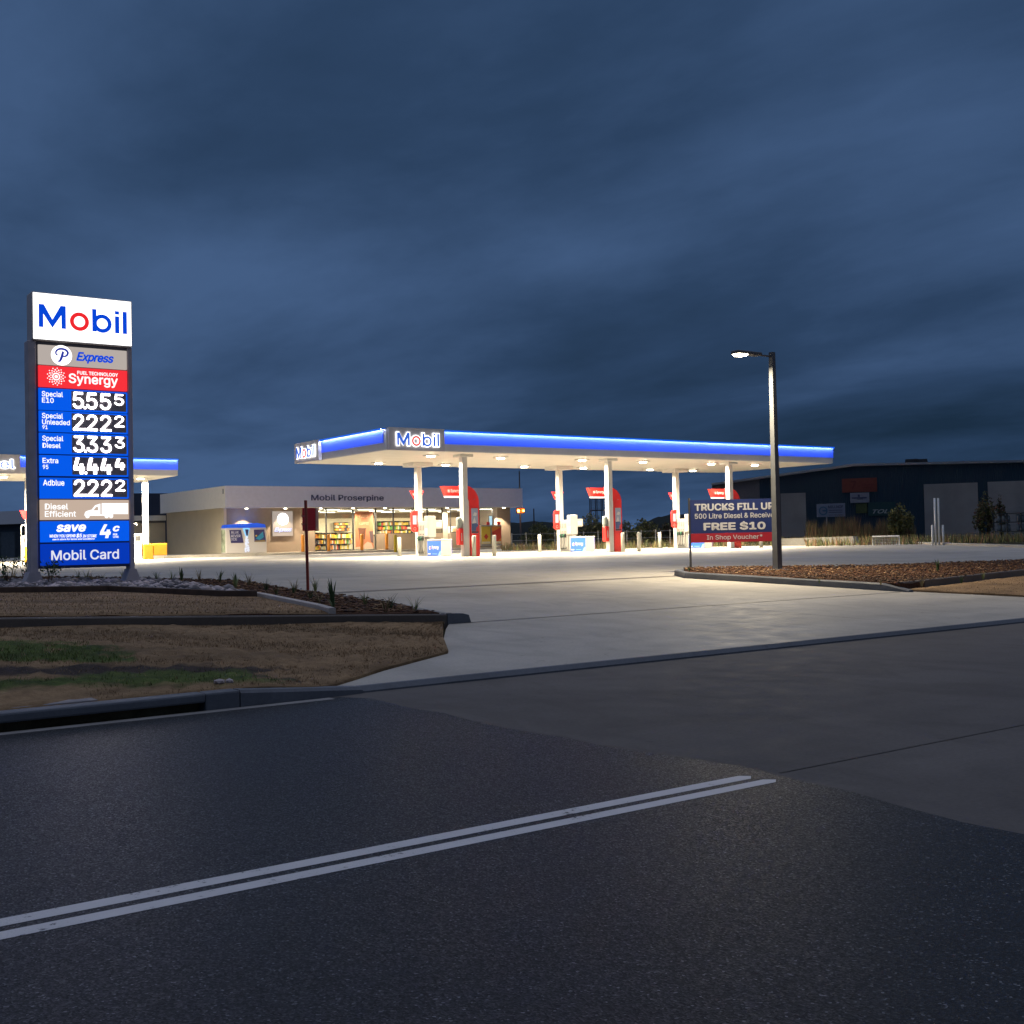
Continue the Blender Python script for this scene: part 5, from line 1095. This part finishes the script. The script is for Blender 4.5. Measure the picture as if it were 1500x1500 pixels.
# road-side company board on a post before the warehouse
bo = thing('company_board', 'pale board with a cyan ring emblem on a thin post', 'board', P3(1212, 797, 96)); a, c = P3(1196, 738.6, 96), P3(1238, 756.6, 96)
dv = Vector((c.x-a.x, c.y-a.y, 0)); Lw = dv.length; dv.normalize(); nv_ = Vector((dv.y, -dv.x, 0)); O2 = (a.x, a.y, 0)
o = B().prism([(0, c.z), (Lw, c.z), (Lw, a.z+.05), (0, a.z)], O2, dv, ZV, nv_, 0, .06).build('board', mat('sign_pale_blue', (.17, .21, .29), .55), bo)
b = B(); O3 = tuple(Vector(O2)+nv_*.06); hz = a.z-c.z
add_text(b, 'MILLNOF', (Lw*.40, c.z+hz*.66, Lw*.93, c.z+hz*.88), O3, dv, ZV, nv_, .004, 0, bold=.02); ring(b, Lw*.22, c.z+hz*.47, hz*.34, hz*.25, O3, dv, ZV, nv_, .004, .02, 1, 24); b.prism([(Lw*.2, c.z+hz*.42), (Lw*.34, c.z+hz*.42), (Lw*.34, c.z+hz*.54), (Lw*.2, c.z+hz*.54)], O3, dv, ZV, nv_, .004, .022, 1)
for k in (.5, .34): b.prism([(Lw*.42, c.z+hz*k-.02), (Lw*.9, c.z+hz*k-.02), (Lw*.9, c.z+hz*k+.03), (Lw*.42, c.z+hz*k+.03)], O3, dv, ZV, nv_, .004, .02, 0)
add_text(b, 'www.millnof.com', (Lw*.42, c.z+hz*.1, Lw*.9, c.z+hz*.2), O3, dv, ZV, nv_, .004, 0)
b.build('lettering', [MATS['sign_navy'], MATS['sign_cyan']], o)
g0 = P3(1212, 797, 96); B().tube([(g0.x, g0.y, .7), (g0.x, g0.y, c.z-.01)], .06, 8).build('post', GALV, bo)
# concrete barrier, steel frame, white pipes
b0, b1 = P3(1146, 797, 80), P3(1257, 797, 74); dv = Vector((b1.x-b0.x, b1.y-b0.y, 0)); Lw = dv.length; dv.normalize(); nv_ = Vector((dv.y, -dv.x, 0))
bb = B().prism([(0, .7), (Lw, .7), (Lw-.25, 1.32), (0, 1.25)], (b0.x, b0.y, 0), dv, ZV, nv_, -.2, .2); tag(bb.build('concrete_barrier', m_concrete('barrier_concrete', (.2, .19, .175), (.34, .33, .30))), 'long low concrete barrier before the dry reeds', 'barrier')
f0, f1 = P3(1278.5, 797.5, 70), P3(1317.5, 797.5, 69); fr = thing('pipe_goal', 'low white pipe frame with mesh at the far kerb', 'frame', (f0.x, f0.y, .75)); z0 = .74; z1 = float(P3(1279, 786, 70).z)
B().tube([(f0.x, f0.y, z0), (f0.x, f0.y, z1), (f1.x, f1.y, z1), (f1.x, f1.y, z0)], .045, 8).build('frame', mat('white_pipe', (.72, .72, .68), .45), fr)
mb = B()
for k in range(1, 16): t = k/16; x, y = f0.x+(f1.x-f0.x)*t, f0.y+(f1.y-f0.y)*t; mb.tube([(x, y, z0), (x, y, z1)], .009, 4)
for k in range(1, 6): z = z0+(z1-z0)*k/6; mb.tube([(f0.x, f0.y, z), (f1.x, f1.y, z)], .009, 4)
mb.build('mesh', GALV, fr)
for px, top, lb_ in ((1366.3, 769, 'short white pipe left of the two tall ones'), (1371, 729.6, 'left one of the two tall white pipes'), (1376.2, 729.6, 'right one of the two tall white pipes'), (1382, 769, 'short white pipe right of the two tall ones')):
    g0 = P3(px, 799, 68); t = P3(px, top, 68); pt = B().tube([(g0.x, g0.y, .68), (g0.x, g0.y, t.z)], .06, 10); tag(pt.build('pipe', MATS['white_pipe'], smooth=True), lb_, 'pipe', 'white pipes at the far kerb')
# gas bottle rack at far right
ga, gc = P3(1456, 797, 84), P3(1560, 797, 80); dv = Vector((gc.x-ga.x, gc.y-ga.y, 0)); Lw = dv.length; dv.normalize(); nv_ = Vector((dv.y, -dv.x, 0)); RK = thing('bottle_rack', 'dark three tier rack of pale gas bottles at the right edge', 'rack', (ga.x, ga.y, .75))
rk = B(); zt = [float(P3(1470, y, 83).z) for y in (792, 778, 764.5, 751.5)]
for z in zt: rk.prism([(0, z-.07), (Lw, z-.07), (Lw, z), (0, z)], (ga.x, ga.y, 0), dv, ZV, nv_, -.5, .0)
for k in range(6): u = Lw*k/5; rk.prism([(u, .7), (u+.08, .7), (u+.08, zt[3]), (u, zt[3])], (ga.x, ga.y, 0), dv, ZV, nv_, .002, .08)
rk.build('frame', mat('rack_teal_dark', (.012, .025, .03), .5), RK)
gbm = B(); gbm.tube([(0, 0, 0), (0, 0, .38), (0, 0, .46), (0, 0, .50)], [.13, .13, .1, .04], 9); gb0 = gbm.build('gas_bottle', mat('bottle_pale', (.30, .34, .35), .45, var=.2), None, smooth=True); first = True
for z in zt[:3]:
    u = .3
    while u < Lw-.2:
        if rnd.random() < .82:
            o = gb0 if first else gb0.copy()
            if not first: COL.objects.link(o)
            first = False; v = Vector((ga.x, ga.y, z+.002))+dv*u-nv_*.25; o.location = v; o.scale = (1, 1, rnd.uniform(.9, 1.1)); tag(o, 'pale grey gas bottle standing in the dark three tier rack', 'gas bottle', 'gas bottles in the rack')
        u += .36
# foliage
LEAF = {n: mat('leaf_'+n, c, .7, var=.5, vs=1.5) for n, c in (('olive', (.19, .185, .06)), ('dark', (.09, .105, .04)), ('dry', (.24, .145, .075)), ('red', (.13, .07, .04)), ('pale', (.18, .16, .07)))}
def foliage(name, blobs, n, size, m_, parent, seed, up=.2, mi=None):
    r = np.random.RandomState(seed); pts = []; wts = np.array([b[1][0]*b[1][1]*b[1][2] for b in blobs])**.7; wts /= wts.sum()
    for (c_0, rad), w0 in zip(blobs, wts):
        k = int(n*w0)+1; v = r.normal(size=(k, 3)); v /= np.linalg.norm(v, axis=1)[:, None]; rr = r.uniform(.25, 1, k)**.5*(1+.18*np.sin(v[:, 0]*5+v[:, 2]*7+seed)); pts.append(np.array(c_0)+v*rr[:, None]*np.array(rad))
    p = np.concatenate(pts); k = len(p); a = r.normal(size=(k, 3)); a[:, 2] += up; a /= np.linalg.norm(a, axis=1)[:, None]; b = np.cross(a, r.normal(size=(k, 3))); b /= np.linalg.norm(b, axis=1)[:, None]
    sz = (size*r.uniform(.5, 1.3, k))[:, None]; v = np.concatenate([p-b*sz*.4, p+a*sz*.55+b*sz*.05, p+b*sz*.4, p-a*sz*.55]); i = np.arange(k)
    return fast_mesh(name, v, np.stack([i, i+k, i+2*k, i+3*k], 1), m_, parent, mi=r.randint(0, len(m_), k) if isinstance(m_, list) else None)
def bush(lb_, px, d, wpx, ytop, ybase, m_, seed, name='bush', cat='bush', grp=None, dens=1., tall=False):
    g0 = P3(px, ybase, d); g0.z = .8 if d < 200 else g0.z; top = float(P3(px, ytop, d).z); w_ = wpx*d/f_/2; h = top-g0.z; r = random.Random(seed)
    t = thing(name, lb_, cat, g0, grp); side = Vector((RT[0], RT[1], 0)).normalized(); fwd = Vector((FW[0], FW[1], 0)).normalized(); bl = []
    for k in range(9 if not tall else 14):
        u = r.uniform(-.75, .75); hh = r.uniform(.25, .82); c_0 = g0+side*u*w_+fwd*r.uniform(-.6, .6)*min(w_, h)
        ee = h*min(hh, 1-.35*abs(u)); bl.append(((c_0.x, c_0.y, g0.z+ee*.85), (w_*.38, w_*.38, h*.22)))
    bl.append(((g0.x, g0.y, g0.z+h*.75), (w_*.45, w_*.45, h*.26)))
    tr = B()
    for k in range(5):
        c_ = bl[k][0]; tr.tube([g0+side*r.uniform(-.2, .2)*w_-Vector((0, 0, .15)), Vector(c_)-Vector((0, 0, h*.15)), Vector(c_)+Vector((0, 0, h*.1))], [.07*h/3, .045*h/3, .015], 6)
    tr.build('trunk', mat('bark', (.07, .05, .035), .9), t)
    foliage('crown', bl, int(1500*dens), .16*d/90, m_, t, seed); return t
for i, (px, d, w_, yt, yb_, m_, lb_) in enumerate((
    (790, 104, 66, 766, 800, ['dark', 'olive'], 'dark low bush between the shop and the middle pump column'),
    (826, 100, 46, 764, 800, ['olive', 'dark'], 'olive bush behind the middle dispenser'),
    (866, 98, 56, 752, 800, ['olive', 'dark', 'pale'], 'tall rounded olive tree left of the middle red arch'),
    (905, 97, 44, 757, 800, ['olive', 'pale'], 'olive bush right behind the middle red arch'),
    (942, 95, 46, 759, 800, ['olive', 'dark'], 'olive bush right of the middle red arch'),
    (978, 100, 40, 766, 800, ['dark', 'red'], 'dark brownish bush left of the right dispenser'),
    (1008, 104, 34, 768, 800, ['dark', 'olive'], 'dark bush just left of the trucks board'))):
    bush(lb_, px, d, w_, yt, yb_, [LEAF[k] for k in m_], 100+i, grp='bushes beyond the far kerb', dens=1.5)
bush('dense green bush standing before the warehouse between the frame and the grey door', 1320, 84, 38, 737, 798, [LEAF['olive'], LEAF['dark']], 120, dens=1.8, tall=True)
bush('brownish creeper covered tree by the right roller doors', 1444, 86, 30, 720, 797, [LEAF['dark'], LEAF['red'], LEAF['olive']], 121, 'tree', 'tree', dens=1.3, tall=True)
bush('thin bare topped shrub above the gas bottle rack', 1467, 88, 14, 721, 797, [LEAF['red'], LEAF['dark']], 122, 'shrub', 'shrub', dens=.35, tall=True)
r = np.random.RandomState(31); Pp = []; Hh = []; Wd = []
for k in range(5200):
    px = r.uniform(1182, 1340); dd = r.uniform(84, 92); q = atd(px, 797, dd); hmax = float(atd(px, 757+7*math.sin(px*.09)+5*math.sin(px*.31), dd)[2])-.8
    Pp.append((q[0], q[1], .75)); Hh.append(max(.4, hmax*r.uniform(.4, .98))); Wd.append(r.uniform(.04, .10))
tag(blades('dry_reeds', Pp, Hh, Wd, [LEAF['dry'], LEAF['pale'], LEAF['red'], LEAF['dark']], .22, mi=r.randint(0, 4, len(Pp)), seed=6), 'tall dry reeds standing along the foot of the warehouse', 'reeds')
Pp = []; Hh = []
for k in range(9000):
    px = r.uniform(735, 1500); dd = r.uniform(80, 96) if px < 1180 else r.uniform(71, 82); q = atd(px, 799, dd); Pp.append((q[0], q[1], .74)); Hh.append(r.uniform(.15, .75))
o = blades('rough_grass', Pp, Hh, .07, [LEAF['olive'], LEAF['dry'], LEAF['dark']], .5, mi=r.randint(0, 3, len(Pp)), seed=9); tag(o, 'rough dark grass and weeds beyond the far kerb', 'grass')
# mesh enclosure tower among the trees, poles, amber signal lamp
TW = thing('mesh_tower', 'steel frame with mesh rising over the olive trees', 'tower', P3(880, 797, 118)); c0 = P3(880, 797, 118); tz, tb = float(P3(880, 729.5, 118).z), float(P3(880, 747, 118).z)
side = Vector((RT[0], RT[1], 0)).normalized(); fwd = Vector((FW[0], FW[1], 0)).normalized(); hw = 13*118/f_
fb = B()
for u in (-1, -.33, .33, 1):
    for v in (0, 2):
        p = c0+side*u*hw+fwd*v; fb.tube([(p.x, p.y, .6), (p.x, p.y, tz)], .045, 5)
for z in (tb, tz):
    for v in (0, 2): a, c = c0-side*hw+fwd*v, c0+side*hw+fwd*v; fb.tube([(a.x, a.y, z), (c.x, c.y, z)], .045, 5)
fb.build('frame', mat('tower_dark', (.05, .055, .07), .6), TW); mh = B()
for k in range(1, 22): p = c0-side*hw+side*(2*hw*k/22); mh.tube([(p.x, p.y, tb), (p.x, p.y, tz)], .012, 4)
for k in range(1, 8): z = tb+(tz-tb)*k/8; a, c = c0-side*hw, c0+side*hw; mh.tube([(a.x, a.y, z), (c.x, c.y, z)], .012, 4)
mh.build('mesh', MATS['tower_dark'], TW)
g0 = P3(763, 799, 112); SG = thing('signal_mast', 'thin grey mast with a bright amber lamp right of the shop', 'signal mast', (g0.x, g0.y, .8)); zt_ = float(P3(762, 690, 112).z); zl = float(P3(762, 748, 112).z)
B().tube([(g0.x, g0.y, .6), (g0.x, g0.y, zt_)], [.09, .06], 8).build('pole', LAMPPOLE, SG)
for u, n_ in ((-.18, 'main'), (.30, 'side')):
    p = g0+side*u-fwd*.25; ho = B().box(p.x-.16, p.x+.16, p.y-.02, p.y+.2, zl-.26, zl+.26, bev=.03).build('lamp_housing', mat('signal_case', (.45, .14, .03), .5), SG)
    l_ = B(); disc(l_, 0, 0, .13 if u < 0 else .09, (p.x, p.y-.02, zl-.02), XV, ZV, NY, .001, .04); l_.build('lens', E_ORANGE, ho)
lamp('POINT', (g0.x-.3, g0.y-.7, zl), 60, (1, .35, .06), .15, SG)
for px, d, yt, lb_ in ((720, 150, 690, ''), (1040, 120, 755, ''),): pass
g0 = P3(783, 799, 125); t_ = B().tube([(g0.x, g0.y, .6), (g0.x, g0.y, float(P3(783, 745, 125).z))], [.09, .06], 8); tag(t_.build('power_pole', mat('pole_timber', (.05, .045, .045), .8)), 'dark thin pole right of the amber signal', 'pole')
fnc = thing('wire_fence', 'thin wire fence with slim posts along the far bushes', 'fence', P3(880, 799, 90)); fp = B(); fw_ = B(); prev = None
for k, px in enumerate(np.linspace(750, 1045, 15)):
    p = P3(px, 799, 92-8*(px-750)/300); B().tube([(p.x, p.y, .7), (p.x, p.y, 2.1)], .035, 6).build('post', GALV, fnc)
    if prev is not None:
        for z in (1.1, 1.5, 2.0): fw_.tube([(prev.x, prev.y, z), (p.x, p.y, z)], .009, 4)
    prev = p
fw_.build('wire', GALV, fnc)
# sheds far left, hill, distant trees
sa, sb_ = P3(-220, 790, 150), P3(236, 790, 128); dv = Vector((sb_.x-sa.x, sb_.y-sa.y, 0)); Lw = dv.length; dv.normalize(); nv_ = Vector((dv.y, -dv.x, 0)); z1 = float(P3(30, 768, 139).z); z2 = float(P3(30, 760.5, 139).z)
SD = thing('long_shed', 'long dark shed with a pale low roof far behind the price sign', 'shed', (sa.x, sa.y, .8))
B().prism([(0, .5), (Lw, .5), (Lw, z1), (0, z1)], (sa.x, sa.y, 0), dv, ZV, nv_, -14, 0).build('wall', mat('shed_wall', (.035, .05, .07), .7, var=.15, vs=.3), SD)
B().prism([(-.3, z1+.003), (.6, z1+.003), (-5, z2+1.2), (-14.3, z1+.003)][::-1], (sa.x, sa.y, 0), tuple(nv_), ZV, tuple(dv), -.4, Lw+.4).build('roof', mat('shed_roof', (.17, .18, .20), .5, .3), SD)
for k, (u, w_) in enumerate(((.43, 5), (.50, 6), (.57, 6), (.65, 5), (.75, 6))): B().prism([(Lw*u, .7), (Lw*u+w_, .7), (Lw*u+w_, z1-.9), (Lw*u, z1-.9)], (sa.x, sa.y, 0), dv, ZV, nv_, .01, .06).build('bay_door', mat('bay_door_grey', (.09, .115, .14), .6, var=.15), SD)
na, nb = P3(150, 790, 124), P3(320, 790, 121); dv = Vector((nb.x-na.x, nb.y-na.y, 0)); Lw = dv.length; dv.normalize(); nv_ = Vector((dv.y, -dv.x, 0)); zt_ = float(P3(215, 720.5, 123).z)
NB = thing('navy_building', 'tall dark navy building rising behind the shop and the price sign', 'building', (na.x, na.y, .8))
B().prism([(0, .5), (Lw, .5), (Lw, zt_-.4), (0, zt_)], (na.x, na.y, 0), dv, ZV, nv_, -12, 0).build('wall', mat('navy_wall', (.035, .045, .075), .65, var=.1, vs=.5), NB)
B().prism([(0, zt_*.64), (Lw, zt_*.64), (Lw, zt_*.64+.12), (0, zt_*.64+.12)], (na.x, na.y, 0), dv, ZV, nv_, .003, .08).build('band', mat('navy_band', (.02, .025, .04), .6), NB)
def hill(name, px0, px1, d, prof, m_):
    n_ = 48; vs = []; fs = []
    for j in range(6):
        for i in range(n_+1):
            px = px0+(px1-px0)*i/n_; dd = d*(1+.05*j); base = atd(px, 799, dd); tp_ = float(np.interp(px, prof[0], prof[1])); z = float(atd(px, tp_, d)[2]); h_ = max(0, z)*math.sin(math.pi*min(1, (j)/5))
            vs.append((base[0], base[1], .2+h_*(1+.03*math.sin(i*1.3+j))+(.012*z*math.sin(i*3.1) if 0 < j < 5 else 0)))
    for j in range(5):
        for i in range(n_): a = j*(n_+1)+i; fs.append((a, a+1, a+n_+2, a+n_+1))
    o = fast_mesh(name, vs, fs, m_); o['kind'] = 'structure'; o.data.polygons.foreach_set('use_smooth', [True]*len(fs)); return o
HILL = m_soil('hill_forest', ((.3, (.006, .010, .010)), (.7, (.02, .027, .022))), .05, .3)
hill('hill', 900, 1110, 900, ([900, 930, 950, 972, 995, 1020, 1050, 1110], [786, 772, 759, 751, 748.5, 752, 764, 786]), HILL)
hill('hill', 560, 930, 1300, ([560, 640, 700, 775, 800, 830, 880, 930], [790, 772, 765, 760.5, 760, 764, 772, 788]), HILL)
hill('hill', -300, 330, 1600, ([-300, 0, 200, 330], [778, 775, 772, 780]), HILL)
